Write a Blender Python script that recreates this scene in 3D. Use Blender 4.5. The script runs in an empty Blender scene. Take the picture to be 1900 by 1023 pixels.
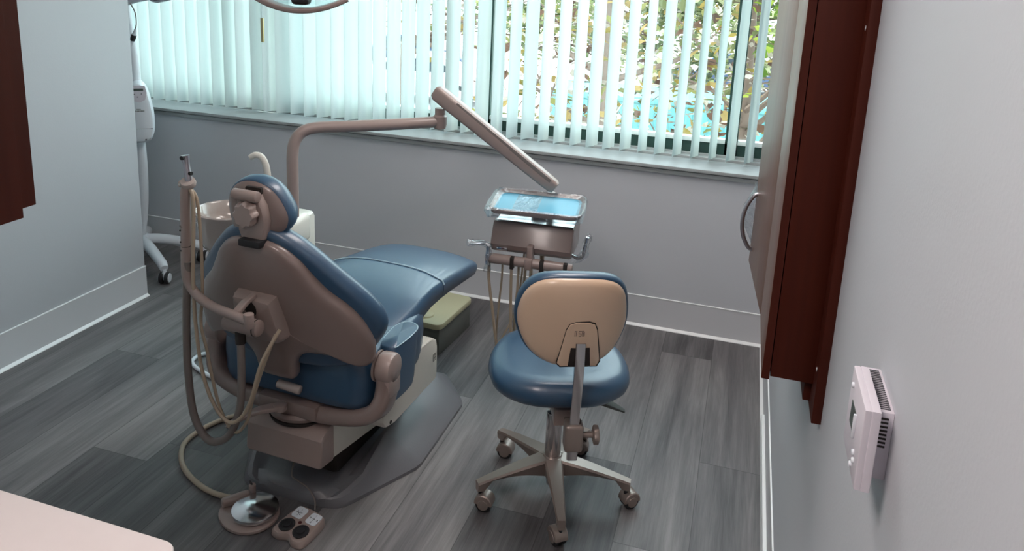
import bpy, bmesh, math, random
from mathutils import Vector as V, Matrix, noise
from math import radians as R, sin, cos, pi

SC = bpy.context.scene
COL = SC.collection

# ------------------------------------------------------------------ camera
cam_d = bpy.data.cameras.new('camera'); cam = bpy.data.objects.new('camera', cam_d); COL.objects.link(cam)
yaw, pitch, roll = -0.29304, 0.2196, 0.044899
fw = V((sin(yaw)*cos(pitch), cos(yaw)*cos(pitch), -sin(pitch)))
rt = V((cos(yaw), -sin(yaw), 0)); up = rt.cross(fw)
r2 = cos(roll)*rt + sin(roll)*up; u2 = -sin(roll)*rt + cos(roll)*up
cam.matrix_world = Matrix(((r2.x, u2.x, -fw.x, 0), (r2.y, u2.y, -fw.y, 0), (r2.z, u2.z, -fw.z, 1.62), (0, 0, 0, 1)))
cam_d.sensor_fit = 'HORIZONTAL'; cam_d.sensor_width = 36.0; cam_d.lens = 36.0*1428.8/1900
cam_d.shift_y = -(511.5-257.06)/1900
cam_d.clip_start = 0.02; cam_d.clip_end = 300
SC.camera = cam

# ------------------------------------------------------------------ world, sun, exposure
w = bpy.data.worlds.new('sky'); SC.world = w; w.use_nodes = True
nt = w.node_tree; nt.nodes.clear()
bgn = nt.nodes.new('ShaderNodeBackground'); wo = nt.nodes.new('ShaderNodeOutputWorld')
tcw = nt.nodes.new('ShaderNodeTexCoord'); rampw = nt.nodes.new('ShaderNodeValToRGB'); sepw = nt.nodes.new('ShaderNodeSeparateXYZ')
nt.links.new(tcw.outputs['Generated'], sepw.inputs[0]); nt.links.new(sepw.outputs['Z'], rampw.inputs[0])
rampw.color_ramp.elements[0].color = (0.90, 0.96, 1.0, 1); rampw.color_ramp.elements[1].color = (0.72, 0.88, 1.0, 1)
nt.links.new(rampw.outputs[0], bgn.inputs[0]); bgn.inputs[1].default_value = 5.0
nt.links.new(bgn.outputs[0], wo.inputs[0])

sun_d = bpy.data.lights.new('sun', 'SUN'); sun = bpy.data.objects.new('sun', sun_d); COL.objects.link(sun)
sun_d.energy = 3.4; sun_d.angle = R(1.0); sun_d.color = (1.0, 0.94, 0.84)
sun.rotation_euler = V((-0.91*cos(R(40)), 0.42*cos(R(40)), sin(R(40)))).to_track_quat('Z', 'Y').to_euler(); sun.location = (-10, 8, 9)

SC.view_settings.view_transform = 'Standard'; SC.view_settings.look = 'None'
SC.view_settings.gamma = 1.0; SC.view_settings.use_curve_mapping = False
SC.view_settings.exposure = 0.73
SC.cycles.max_bounces = 10; SC.cycles.diffuse_bounces = 6; SC.cycles.transparent_max_bounces = 16
SC.cycles.sample_clamp_indirect = 6.0
SC.cycles.caustics_reflective = False; SC.cycles.caustics_refractive = False

# ------------------------------------------------------------------ materials
def mat(name, col, rough=0.5, metal=0.0, coat=0.0, var=0.06, nscale=6.0, bump=0.0, bscale=120.0, spec=0.5):
    m = bpy.data.materials.new(name); m.use_nodes = True
    t = m.node_tree; b = t.nodes['Principled BSDF']
    b.inputs['Roughness'].default_value = rough; b.inputs['Metallic'].default_value = metal
    b.inputs['Specular IOR Level'].default_value = spec
    b.inputs['Coat Weight'].default_value = coat; b.inputs['Coat Roughness'].default_value = 0.12
    tc = t.nodes.new('ShaderNodeTexCoord')
    n = t.nodes.new('ShaderNodeTexNoise'); n.inputs['Scale'].default_value = nscale; n.inputs['Detail'].default_value = 4
    t.links.new(tc.outputs['Object'], n.inputs['Vector'])
    r = t.nodes.new('ShaderNodeMapRange'); r.inputs['To Min'].default_value = 1-var; r.inputs['To Max'].default_value = 1+var
    t.links.new(n.outputs['Fac'], r.inputs['Value'])
    mx = t.nodes.new('ShaderNodeVectorMath'); mx.operation = 'SCALE'; mx.inputs[0].default_value = col
    t.links.new(r.outputs[0], mx.inputs['Scale']); t.links.new(mx.outputs[0], b.inputs['Base Color'])
    if bump:
        n2 = t.nodes.new('ShaderNodeTexNoise'); n2.inputs['Scale'].default_value = bscale; n2.inputs['Detail'].default_value = 3
        t.links.new(tc.outputs['Object'], n2.inputs['Vector'])
        bp = t.nodes.new('ShaderNodeBump'); bp.inputs['Strength'].default_value = bump; bp.inputs['Distance'].default_value = 0.002
        t.links.new(n2.outputs['Fac'], bp.inputs['Height']); t.links.new(bp.outputs[0], b.inputs['Normal'])
    return m

M = dict(
    wall=mat('painted_wall', (0.55, 0.57, 0.60), 0.55, var=0.02, nscale=2, bump=0.12, bscale=160),
    bead=mat('baseboard_bead', (0.86, 0.88, 0.88), 0.4, var=0.01),
    base=mat('vinyl_cove_base', (0.57, 0.58, 0.60), 0.5, var=0.03, nscale=3),
    ceil=mat('ceiling_tile', (0.75, 0.75, 0.73), 0.8, var=0.03, bump=0.3),
    sill=mat('painted_sill', (0.36, 0.385, 0.385), 0.5, var=0.05, nscale=14),
    green=mat('dark_green_aluminium', (0.018, 0.055, 0.045), 0.4, var=0.1),
    alum=mat('pale_aluminium', (0.80, 0.86, 0.84), 0.35, 0.1, var=0.05),
    vinyl=mat('blue_vinyl', (0.021, 0.070, 0.138), 0.40, var=0.05, nscale=5, bump=0.08, bscale=380, spec=0.9, coat=0.25),
    piping=mat('blue_piping', (0.42, 0.58, 0.66), 0.4),
    shell=mat('taupe_plastic', (0.235, 0.175, 0.157), 0.30, var=0.03, coat=0.3),
    shell2=mat('taupe_plastic_trim', (0.33, 0.255, 0.23), 0.34, var=0.03, coat=0.2),
    cream=mat('cream_plastic', (0.74, 0.71, 0.63), 0.38, var=0.03, coat=0.2),
    lid=mat('yellowed_cream_lid', (0.52, 0.49, 0.31), 0.42, var=0.05, nscale=9),
    boxg=mat('grey_ribbed_panel', (0.13, 0.135, 0.12), 0.6, var=0.1, nscale=30),
    plate=mat('grey_base_plastic', (0.165, 0.165, 0.178), 0.36, var=0.07, nscale=4, bump=0.15, bscale=200),
    dark=mat('black_rubber', (0.014, 0.014, 0.016), 0.55, var=0.1),
    slot=mat('dark_slot', (0.02, 0.015, 0.013), 0.7),
    chrome=mat('chrome', (0.62, 0.60, 0.60), 0.16, 1.0, var=0.04),
    steel=mat('brushed_steel', (0.66, 0.68, 0.70), 0.22, 1.0, var=0.05),
    stoolm=mat('champagne_cast_metal', (0.33, 0.27, 0.24), 0.38, 0.55, var=0.04),
    stoolb=mat('tan_plastic_shell', (0.70, 0.51, 0.36), 0.30, var=0.10, nscale=3.5, coat=0.35),
    white=mat('white_plastic', (0.72, 0.76, 0.80), 0.35, var=0.02, coat=0.2),
    pinkw=mat('pale_thermostat_plastic', (0.66, 0.62, 0.67), 0.45, var=0.02),
    lcd=mat('lcd_green', (0.05, 0.07, 0.06), 0.3),
    ink=mat('dark_ink', (0.06, 0.06, 0.07), 0.6),
    hose=mat('grey_hose', (0.20, 0.17, 0.155), 0.45, var=0.05, nscale=20),
    hosec=mat('cream_hose', (0.42, 0.34, 0.25), 0.42, var=0.06, nscale=20),
    bowl=mat('glazed_cream_bowl', (0.44, 0.375, 0.34), 0.12, var=0.02, coat=0.6),
    trayb=mat('turquoise_tray_liner', (0.13, 0.42, 0.58), 0.35, var=0.05, nscale=12),
    counter=mat('pink_beige_laminate', (0.62, 0.545, 0.53), 0.45, var=0.02, nscale=40),
    brass=mat('brass_chain_tag', (0.55, 0.47, 0.24), 0.35, 0.5),
    bark=mat('tree_bark', (0.13, 0.09, 0.07), 0.9, var=0.3, nscale=8, bump=0.5, bscale=30),
    asphalt=mat('pale_asphalt', (0.42, 0.41, 0.41), 0.9, var=0.1, nscale=0.5),
    teal=mat('turquoise_painted_metal', (0.11, 0.30, 0.31), 0.5, var=0.08, nscale=0.6),
    cardk=mat('dark_blue_car_paint', (0.03, 0.05, 0.11), 0.25, 0.3, coat=0.6),
    carw=mat('silver_car_paint', (0.5, 0.52, 0.55), 0.25, 0.4, coat=0.6),
    carg=mat('car_window', (0.03, 0.04, 0.05), 0.08),
    metalrim=mat('silver_valve_metal', (0.42, 0.40, 0.43), 0.28, 0.85, var=0.05),
)

def wood_mat(name, c1, c2, rough, axis=2):
    m = bpy.data.materials.new(name); m.use_nodes = True; t = m.node_tree; b = t.nodes['Principled BSDF']
    tc = t.nodes.new('ShaderNodeTexCoord'); mp = t.nodes.new('ShaderNodeMapping')
    s = [60, 60, 60]; s[axis] = 3.0; mp.inputs['Scale'].default_value = s
    t.links.new(tc.outputs['Object'], mp.inputs[0])
    n = t.nodes.new('ShaderNodeTexNoise'); n.inputs['Scale'].default_value = 1.0; n.inputs['Detail'].default_value = 5
    t.links.new(mp.outputs[0], n.inputs['Vector'])
    r = t.nodes.new('ShaderNodeValToRGB'); r.color_ramp.elements[0].position = 0.3; r.color_ramp.elements[1].position = 0.7
    r.color_ramp.elements[0].color = (*c1, 1); r.color_ramp.elements[1].color = (*c2, 1)
    t.links.new(n.outputs['Fac'], r.inputs[0]); t.links.new(r.outputs[0], b.inputs['Base Color'])
    b.inputs['Roughness'].default_value = rough; b.inputs['Specular IOR Level'].default_value = 0.25
    return m
M['cherry'] = wood_mat('dark_cherry_laminate', (0.050, 0.006, 0.0015), (0.065, 0.009, 0.0025), 0.6)
M['door'] = wood_mat('cherry_door_laminate', (0.17, 0.085, 0.06), (0.22, 0.12, 0.085), 0.33)

def floor_mat():
    m = bpy.data.materials.new('grey_vinyl_planks'); m.use_nodes = True; t = m.node_tree; b = t.nodes['Principled BSDF']
    N = t.nodes.new; L = t.links.new
    def math_(op, a, b_=None, c=None):
        n = N('ShaderNodeMath'); n.operation = op
        for i, x in enumerate((a, b_, c)):
            if x is None: continue
            if isinstance(x, (int, float)): n.inputs[i].default_value = x
            else: L(x, n.inputs[i])
        return n.outputs[0]
    tc = N('ShaderNodeTexCoord'); sp = N('ShaderNodeSeparateXYZ'); L(tc.outputs['Object'], sp.inputs[0])
    u = math_('DIVIDE', math_('ADD', sp.outputs['X'], 0.0145+0.2140*20), 0.2140)
    iu = math_('FLOOR', u); fu = math_('FRACT', u)
    wn = N('ShaderNodeTexWhiteNoise'); wn.noise_dimensions = '1D'; L(iu, wn.inputs['W'])
    v = math_('DIVIDE', math_('ADD', sp.outputs['Y'], math_('MULTIPLY', wn.outputs['Value'], 5.0)), 1.22)
    iv = math_('FLOOR', v); fv = math_('FRACT', v)
    cmb = N('ShaderNodeCombineXYZ'); L(iu, cmb.inputs[0]); L(iv, cmb.inputs[1])
    wn2 = N('ShaderNodeTexWhiteNoise'); wn2.noise_dimensions = '2D'; L(cmb.outputs[0], wn2.inputs['Vector'])
    # grain coordinate, shifted per plank
    gx = math_('ADD', math_('MULTIPLY', sp.outputs['X'], 1.0), math_('MULTIPLY', wn2.outputs['Value'], 37.0))
    gy = math_('ADD', sp.outputs['Y'], math_('MULTIPLY', wn2.outputs['Value'], 91.0))
    def grain(sx, sy, det, rough=0.6, dist=0.0):
        c = N('ShaderNodeCombineXYZ'); L(math_('MULTIPLY', gx, sx), c.inputs[0]); L(math_('MULTIPLY', gy, sy), c.inputs[1])
        n = N('ShaderNodeTexNoise'); n.inputs['Scale'].default_value = 1.0; n.inputs['Detail'].default_value = det
        n.inputs['Roughness'].default_value = rough; n.inputs['Distortion'].default_value = dist
        L(c.outputs[0], n.inputs['Vector']); return n.outputs['Fac']
    broad = grain(11, 1.1, 3, dist=0.6); mid = grain(60, 2.2, 5, 0.7, 0.3); fine = grain(330, 9, 4, 0.7)
    f = math_('ADD', math_('ADD', math_('MULTIPLY', broad, 0.55), math_('MULTIPLY', mid, 0.34)), math_('MULTIPLY', fine, 0.22))
    f = math_('ADD', f, math_('MULTIPLY', math_('SUBTRACT', wn2.outputs['Value'], 0.5), 0.20))
    r = N('ShaderNodeValToRGB'); L(f, r.inputs[0]); cr = r.color_ramp
    cr.elements[0].position = 0.38; cr.elements[0].color = (0.062, 0.059, 0.062, 1)
    cr.elements[1].position = 0.80; cr.elements[1].color = (0.275, 0.263, 0.262, 1)
    e = cr.elements.new(0.56); e.color = (0.143, 0.136, 0.138, 1)
    # seams
    du = math_('MINIMUM', fu, math_('SUBTRACT', 1.0, fu)); dv = math_('MULTIPLY', math_('MINIMUM', fv, math_('SUBTRACT', 1.0, fv)), 5.7)
    d = math_('MINIMUM', du, dv); seam = math_('LESS_THAN', d, 0.006)
    mx = N('ShaderNodeMixRGB'); L(math_('MULTIPLY', seam, 0.55), mx.inputs[0]); L(r.outputs[0], mx.inputs[1]); mx.inputs[2].default_value = (0.02, 0.02, 0.02, 1)
    L(mx.outputs[0], b.inputs['Base Color'])
    rr = N('ShaderNodeMapRange'); L(mid, rr.inputs['Value']); rr.inputs['To Min'].default_value = 0.40; rr.inputs['To Max'].default_value = 0.58
    L(rr.outputs[0], b.inputs['Roughness'])
    bp = N('ShaderNodeBump'); bp.inputs['Strength'].default_value = 0.25; bp.inputs['Distance'].default_value = 0.0015
    L(fine, bp.inputs['Height']); L(bp.outputs[0], b.inputs['Normal'])
    return m
M['floor'] = floor_mat()

def blind_mat():
    m = bpy.data.materials.new('translucent_blind_vinyl'); m.use_nodes = True; t = m.node_tree; t.nodes.clear()
    N = t.nodes.new; L = t.links.new
    out = N('ShaderNodeOutputMaterial'); d = N('ShaderNodeBsdfDiffuse'); tr = N('ShaderNodeBsdfTranslucent'); g = N('ShaderNodeBsdfGlossy')
    tc = N('ShaderNodeTexCoord'); n = N('ShaderNodeTexNoise'); n.inputs['Scale'].default_value = 3; L(tc.outputs['Object'], n.inputs['Vector'])
    cr = N('ShaderNodeValToRGB'); cr.color_ramp.elements[0].color = (0.70, 0.76, 0.76, 1); cr.color_ramp.elements[1].color = (0.76, 0.82, 0.82, 1)
    L(n.outputs['Fac'], cr.inputs[0]); L(cr.outputs[0], d.inputs[0]); tr.inputs[0].default_value = (0.82, 0.885, 0.865, 1)
    g.inputs['Roughness'].default_value = 0.4; g.inputs[0].default_value = (0.9, 0.95, 0.95, 1)
    a = N('ShaderNodeMixShader'); a.inputs[0].default_value = 0.42; L(d.outputs[0], a.inputs[1]); L(tr.outputs[0], a.inputs[2])
    b = N('ShaderNodeMixShader'); b.inputs[0].default_value = 0.04; L(a.outputs[0], b.inputs[1]); L(g.outputs[0], b.inputs[2])
    L(b.outputs[0], out.inputs[0]); return m
M['blind'] = blind_mat()

def leaf_mat(name, cols):
    m = bpy.data.materials.new(name); m.use_nodes = True; t = m.node_tree; t.nodes.clear()
    N = t.nodes.new; L = t.links.new
    out = N('ShaderNodeOutputMaterial'); d = N('ShaderNodeBsdfDiffuse'); tr = N('ShaderNodeBsdfTranslucent')
    geo = N('ShaderNodeNewGeometry'); cr = N('ShaderNodeValToRGB'); cr.color_ramp.interpolation = 'CONSTANT'
    L(geo.outputs['Random Per Island'], cr.inputs[0])
    k = len(cols)
    for i, c in enumerate(cols):
        e = cr.color_ramp.elements[i] if i < 2 else cr.color_ramp.elements.new(i/k)
        e.position = i/k; e.color = (*c, 1)
    L(cr.outputs[0], d.inputs[0]); L(cr.outputs[0], tr.inputs[0])
    a = N('ShaderNodeMixShader'); a.inputs[0].default_value = 0.45; L(d.outputs[0], a.inputs[1]); L(tr.outputs[0], a.inputs[2])
    L(a.outputs[0], out.inputs[0]); return m
M['autumn'] = leaf_mat('autumn_leaves', [(0.190, 0.142, 0.042), (0.114, 0.065, 0.046), (0.237, 0.167, 0.067), (0.080, 0.051, 0.040), (0.162, 0.156, 0.057), (0.380, 0.342, 0.285), (0.114, 0.123, 0.057), (0.266, 0.228, 0.190)])
M['olive'] = leaf_mat('olive_leaves', [(0.211, 0.242, 0.104), (0.148, 0.178, 0.094), (0.296, 0.308, 0.148), (0.420, 0.415, 0.247), (0.111, 0.138, 0.074)])
M['bright'] = leaf_mat('bright_green_leaves', [(0.190, 0.257, 0.034), (0.123, 0.190, 0.034), (0.266, 0.314, 0.057), (0.076, 0.123, 0.025)])

def clear_mat(name, tint, gloss, rough, bump=0.0, bscale=60):
    m = bpy.data.materials.new(name); m.use_nodes = True; t = m.node_tree; t.nodes.clear()
    N = t.nodes.new; L = t.links.new
    out = N('ShaderNodeOutputMaterial'); tr = N('ShaderNodeBsdfTransparent'); tr.inputs[0].default_value = (*tint, 1)
    g = N('ShaderNodeBsdfGlossy'); g.inputs['Roughness'].default_value = rough
    fr = N('ShaderNodeLayerWeight'); fr.inputs['Blend'].default_value = 0.5
    pw = N('ShaderNodeMath'); pw.operation = 'POWER'; pw.inputs[1].default_value = 5.0; L(fr.outputs['Facing'], pw.inputs[0])
    mp = N('ShaderNodeMapRange'); L(pw.outputs[0], mp.inputs['Value']); mp.inputs['To Min'].default_value = gloss; mp.inputs['To Max'].default_value = 1.0 if not bump else 0.75
    a = N('ShaderNodeMixShader'); L(mp.outputs[0], a.inputs[0]); L(tr.outputs[0], a.inputs[1]); L(g.outputs[0], a.inputs[2])
    if bump:
        tc = N('ShaderNodeTexCoord'); n = N('ShaderNodeTexNoise'); n.inputs['Scale'].default_value = bscale; n.inputs['Detail'].default_value = 5
        L(tc.outputs['Object'], n.inputs['Vector']); bp = N('ShaderNodeBump'); bp.inputs['Strength'].default_value = bump; bp.inputs['Distance'].default_value = 0.01
        L(n.outputs['Fac'], bp.inputs['Height']); L(bp.outputs[0], g.inputs['Normal']); L(bp.outputs[0], fr.inputs['Normal'])
    L(a.outputs[0], out.inputs[0]); return m
M['glass'] = clear_mat('window_glass', (0.93, 0.98, 0.965), 0.03, 0.02)
M['film'] = clear_mat('crinkled_clear_film', (0.93, 0.955, 0.975), 0.22, 0.09, 0.9, 60)
M['visor'] = clear_mat('clear_light_shield', (0.88, 0.93, 0.94), 0.04, 0.1)

def emit_mat(name, col, s):
    m = bpy.data.materials.new(name); m.use_nodes = True; t = m.node_tree; t.nodes.clear()
    o = t.nodes.new('ShaderNodeOutputMaterial'); e = t.nodes.new('ShaderNodeEmission'); e.inputs[0].default_value = (*col, 1); e.inputs[1].default_value = s
    t.links.new(e.outputs[0], o.inputs[0]); return m

# ------------------------------------------------------------------ object helpers
ROOT = {}
def obj(name, bm, m, parent=None, F=None, ang=38, kind=None, label=None):
    """link bm as ONE mesh; F = frame of its coordinates (default world, or the thing's own frame)"""
    if F is not None: bm.transform(F)
    if parent is not None: bm.transform(ROOT[parent.name].inverted())
    bmesh.ops.recalc_face_normals(bm, faces=bm.faces)
    me = bpy.data.meshes.new(name); bm.to_mesh(me); bm.free()
    for p in me.polygons: p.use_smooth = True
    me.set_sharp_from_angle(angle=R(ang))
    me.materials.append(m)
    o = bpy.data.objects.new(name, me); COL.objects.link(o)
    if parent is not None:
        o.parent = parent; ROOT[o.name] = ROOT[parent.name]
    else: ROOT[o.name] = Matrix.Identity(4)
    if kind: o['kind'] = kind
    if label: o['label'] = label
    return o
def thing(name, label, cat, mtx=None, loc=(0, 0, 0), rz=0, group=None):
    o = bpy.data.objects.new(name, None); COL.objects.link(o); o.empty_display_size = 0.05
    mt = mtx if mtx is not None else Matrix.Translation(loc) @ Matrix.Rotation(rz, 4, 'Z')
    o.matrix_world = mt; ROOT[o.name] = mt.copy()
    o['label'] = label; o['category'] = cat
    if group: o['group'] = group
    return o
def tag(o, label, cat, group=None, kind=None):
    o['label'] = label; o['category'] = cat
    if group: o['group'] = group
    if kind: o['kind'] = kind
    return o
def root_here(o, loc):
    """give a single-mesh thing an origin at its base"""
    o.data.transform(Matrix.Translation(-V(loc))); o.location = loc; return o
def B(): return bmesh.new()
def box(bm, c, s, rot=None, bev=0.0, seg=2):
    r = bmesh.ops.create_cube(bm, size=1.0); vs = r['verts']
    bmesh.ops.scale(bm, vec=s, verts=vs)
    if bev:
        es = list({e for v in vs for e in v.link_edges})
        q = bmesh.ops.bevel(bm, geom=es, offset=bev, segments=seg, profile=0.5, affect='EDGES'); 
        vs = list({v for f in q['faces'] for v in f.verts} | {v for v in vs if v.is_valid})
    mt = Matrix.Translation(c) @ (rot.to_4x4() if rot is not None else Matrix.Identity(4))
    bmesh.ops.transform(bm, matrix=mt, verts=vs); return vs
def bx(bm, lo, hi, bev=0.0, seg=2):
    lo, hi = V(lo), V(hi); return box(bm, (lo+hi)/2, hi-lo, None, bev, seg)
def loft(bm, rings, cap=True, closed=False):
    vr = [[bm.verts.new(p) for p in r] for r in rings]; n = len(vr[0])
    k = len(vr)
    for i in range(k if closed else k-1):
        a, b = vr[i], vr[(i+1) % k]
        for j in range(n):
            try: bm.faces.new((a[j], a[(j+1) % n], b[(j+1) % n], b[j]))
            except ValueError: pass
    if cap and not closed:
        for r in (vr[0][::-1], vr[-1]):
            try: bm.faces.new(r)
            except ValueError: pass
    return vr
def spl(pts, k=8, closed=False):
    P = [V(p) if len(p) == 3 else V((p[0], p[1], 0)) for p in pts]; n = len(P); out = []
    for i in range(n if closed else n-1):
        g = (lambda j: P[j % n]) if closed else (lambda j: P[min(max(j, 0), n-1)])
        a, b, c, d = g(i-1), g(i), g(i+1), g(i+2)
        for q in range(k):
            t = q/k
            out.append(0.5*((2*b)+(c-a)*t+(2*a-5*b+4*c-d)*t*t+(3*b-a-3*c+d)*t**3))
    if not closed: out.append(P[-1].copy())
    return out
def frames(pts, up=V((0, 0, 1))):
    T = []
    for i in range(len(pts)):
        a = pts[max(i-1, 0)]; b = pts[min(i+1, len(pts)-1)]; T.append((b-a).normalized())
    u = up - T[0]*up.dot(T[0])
    if u.length < 1e-3: u = V((1, 0, 0)) - T[0]*T[0].x
    u.normalize(); F = []
    for t in T:
        u = (u - t*u.dot(t)); u.normalize(); F.append((u.copy(), t.cross(u).normalized()))
    return T, F
def tube(bm, pts, r, n=12, k=6, smooth=True, cap=True):
    """round tube; r is a radius or a list of radii at the control points"""
    P = spl(pts, k) if smooth else [V(p) for p in pts]
    if isinstance(r, (list, tuple)):
        rr = []
        for i in range(len(P)):
            x = i/(len(P)-1)*(len(r)-1); a = int(min(x, len(r)-2)); rr.append(r[a]+(r[a+1]-r[a])*(x-a))
    else: rr = [r]*len(P)
    T, F = frames(P)
    loft(bm, [[P[i] + (F[i][0]*cos(2*pi*j/n) + F[i][1]*sin(2*pi*j/n))*rr[i] for j in range(n)] for i in range(len(P))], cap)
def sweep(bm, pts, prof, k=6, up=V((0, 0, 1)), smooth=True, scale=None):
    """sweep profile [(side, up)] along pts"""
    P = spl(pts, k) if smooth else [V(p) for p in pts]
    T, F = frames(P, up)
    sc = scale or [1.0]
    rings = []
    for i in range(len(P)):
        x = i/(len(P)-1)*(len(sc)-1); a = int(min(x, max(len(sc)-2, 0))); s = sc[a] if len(sc) == 1 else sc[a]+(sc[a+1]-sc[a])*(x-a)
        rings.append([P[i] + F[i][1]*(p[0]*s) + F[i][0]*(p[1]*s) for p in prof])
    loft(bm, rings)
def rrect(w, h, r, n=5, cx=0, cy=0):
    o = []
    for (sx, sy, a0) in ((1, 1, 0), (-1, 1, 90), (-1, -1, 180), (1, -1, 270)):
        for i in range(n):
            a = R(a0+90*i/(n-1)); o.append((cx+sx*(w/2-r)+r*cos(a), cy+sy*(h/2-r)+r*sin(a)))
    return o
def cyl(bm, p0, p1, r0, r1=None, n=24, bev=0.0):
    p0, p1 = V(p0), V(p1); r1 = r0 if r1 is None else r1; d = (p1-p0); L = d.length; d.normalize()
    u = d.orthogonal().normalized(); v = d.cross(u)
    st = [(0, r0), (L, r1)] if not bev else [(0, r0-bev), (bev*0.3, r0-bev*0.3), (bev, r0), (L-bev, r1), (L-bev*0.3, r1-bev*0.3), (L, r1-bev)]
    loft(bm, [[p0+d*a+(u*cos(2*pi*j/n)+v*sin(2*pi*j/n))*r for j in range(n)] for a, r in st])
def lathe(bm, prof, c, ax=V((0, 0, 1)), n=40, cap=True):
    ax = V(ax).normalized(); u = ax.orthogonal().normalized(); v = ax.cross(u); c = V(c)
    loft(bm, [[c+ax*z+(u*cos(2*pi*j/n)+v*sin(2*pi*j/n))*max(r, 1e-4) for j in range(n)] for r, z in prof], cap)
def prism(bm, out, f0, f1, bev=0.0, c=None):
    """out 2D outline; f0,f1 map (x,y)->3D for the two ends; bev rounds by scaling about c"""
    out = [(p[0], p[1]) for p in out]
    if c is None: c = (sum(p[0] for p in out)/len(out), sum(p[1] for p in out)/len(out))
    rings = []
    R_ = max(math.hypot(p[0]-c[0], p[1]-c[1]) for p in out)
    def sc(s): return [(c[0]+(p[0]-c[0])*s, c[1]+(p[1]-c[1])*s) for p in out]
    def mixr(pts, t): return [V(f0(*p)).lerp(V(f1(*p)), t) for p in pts]
    D = (V(f0(*c))-V(f1(*c))).length
    if bev:
        b = bev/R_; q = bev/D
        st = [(1-b, 0), (1-b*0.3, q*0.3), (1, q), (1, 1-q), (1-b*0.3, 1-q*0.3), (1-b, 1)]
    else: st = [(1, 0), (1, 1)]
    loft(bm, [mixr(sc(s), t) for s, t in st])
def pillow(bm, out, rings, f, c=None):
    """closed body: rings = [(scale, h), ...] from the centre of one side over the rim to the centre of the other; f maps (x,y,h)->3D"""
    if c is None: c = (sum(p[0] for p in out)/len(out), sum(p[1] for p in out)/len(out))
    loft(bm, [[f(c[0]+(p[0]-c[0])*s, c[1]+(p[1]-c[1])*s, h) for p in out] for s, h in rings])
def mirror(half): return half + [(-x, y) for x, y in half[::-1] if abs(x) > 1e-6]

# ================================================================== THE ROOM
def struct(name, bm, m, ang=38): return obj(name, bm, m, kind='structure', ang=ang)
XR, XL, YB, ZC = 0.200, -2.64, 3.392, 2.62
b = B(); bx(b, (-3.8, -1.7, -0.06), (0.32, 3.70, 0.0)); struct('floor', b, M['floor'])
b = B(); bx(b, (-3.8, -1.7, ZC), (0.32, 3.70, ZC+0.08)); struct('ceiling', b, M['ceil'])
b = B(); bx(b, (XR, -1.7, 0), (0.32, 3.70, ZC)); struct('wall_right', b, M['wall'])
b = B(); bx(b, (XL-0.13, 0.76, 0), (XL, 2.79, ZC), 0.002); struct('wall_left', b, M['wall'])
b = B(); bx(b, (-3.8, 0.76, 0), (-3.68, 3.70, ZC)); struct('wall_alcove_left', b, M['wall'])
b = B(); bx(b, (-1.36, -1.6, 0), (-1.25, 0.66, ZC)); struct('wall_near_left', b, M['wall'])
b = B(); bx(b, (-3.8, 0.66, 0), (-1.25, 0.76, ZC)); struct('wall_alcove_near', b, M['wall'])
b = B(); bx(b, (-1.36, -1.7, 0), (XR, -1.6, ZC)); struct('wall_rear', b, M['wall'])
b = B(); bx(b, (-3.68, YB, 0), (XR, 3.70, 0.752)); bx(b, (-3.68, YB, 2.36), (XR, 3.70, ZC)); struct('wall_window', b, M['wall'])

def baseboard(name, p, q, nrm):
    """p->q along the wall foot, nrm into the room"""
    p, q, nrm = V(p), V(q), V(nrm)
    prof = [(0, 0), (0.013, 0), (0.012, 0.002), (0.006, 0.006), (0.004, 0.014), (0.003, 0.148), (0, 0.150)]
    b = B(); loft(b, [[e + nrm*a + V((0, 0, z)) for a, z in prof] for e in (p, q)]); o = struct(name, b, M['base'])
    b = B(); loft(b, [[e + nrm*a + V((0, 0, z)) for a, z in [(0, 0.1485), (0.0045, 0.1485), (0.004, 0.1515), (0, 0.1525)]] for e in (p, q)]); obj('top_bead', b, M['bead'], o)
    b = B(); loft(b, [[e + nrm*a + V((0, 0, z)) for a, z in [(0.004, 0), (0.016, 0), (0.0155, 0.003), (0.0045, 0.012)]] for e in (p, q)]); obj('toe_bead', b, M['bead'], o)
baseboard('baseboard_left', (XL, 0.76, 0), (XL, 2.793, 0), (1, 0, 0))
baseboard('baseboard_back', (-3.68, YB, 0), (XR, YB, 0), (0, -1, 0))
baseboard('baseboard_right', (XR, -0.5, 0), (XR, YB, 0), (-1, 0, 0))
b = B(); box(b, (XR-0.008, 2.2-0.6, 0.02), (0.014, 2.3, 0.04), None, 0.004); struct('trim_1', b, M['bead'])

# window sill (stool slab with a stepped apron)
b = B(); bx(b, (-3.68, 3.362, 0.774), (XR, 3.56, 0.790), 0.003); bx(b, (-3.68, 3.376, 0.7495), (XR, 3.40, 0.769), 0.003)
bx(b, (-3.68, 3.384, 0.766), (XR, 3.42, 0.776)); bx(b, (-3.68, 3.558, 0.77), (XR, 3.64, 0.802), 0.002); bx(b, (-3.68, 3.60, 0.79), (XR, 3.64, 0.810), 0.002)
struct('trim_2', b, M['sill'])
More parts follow.
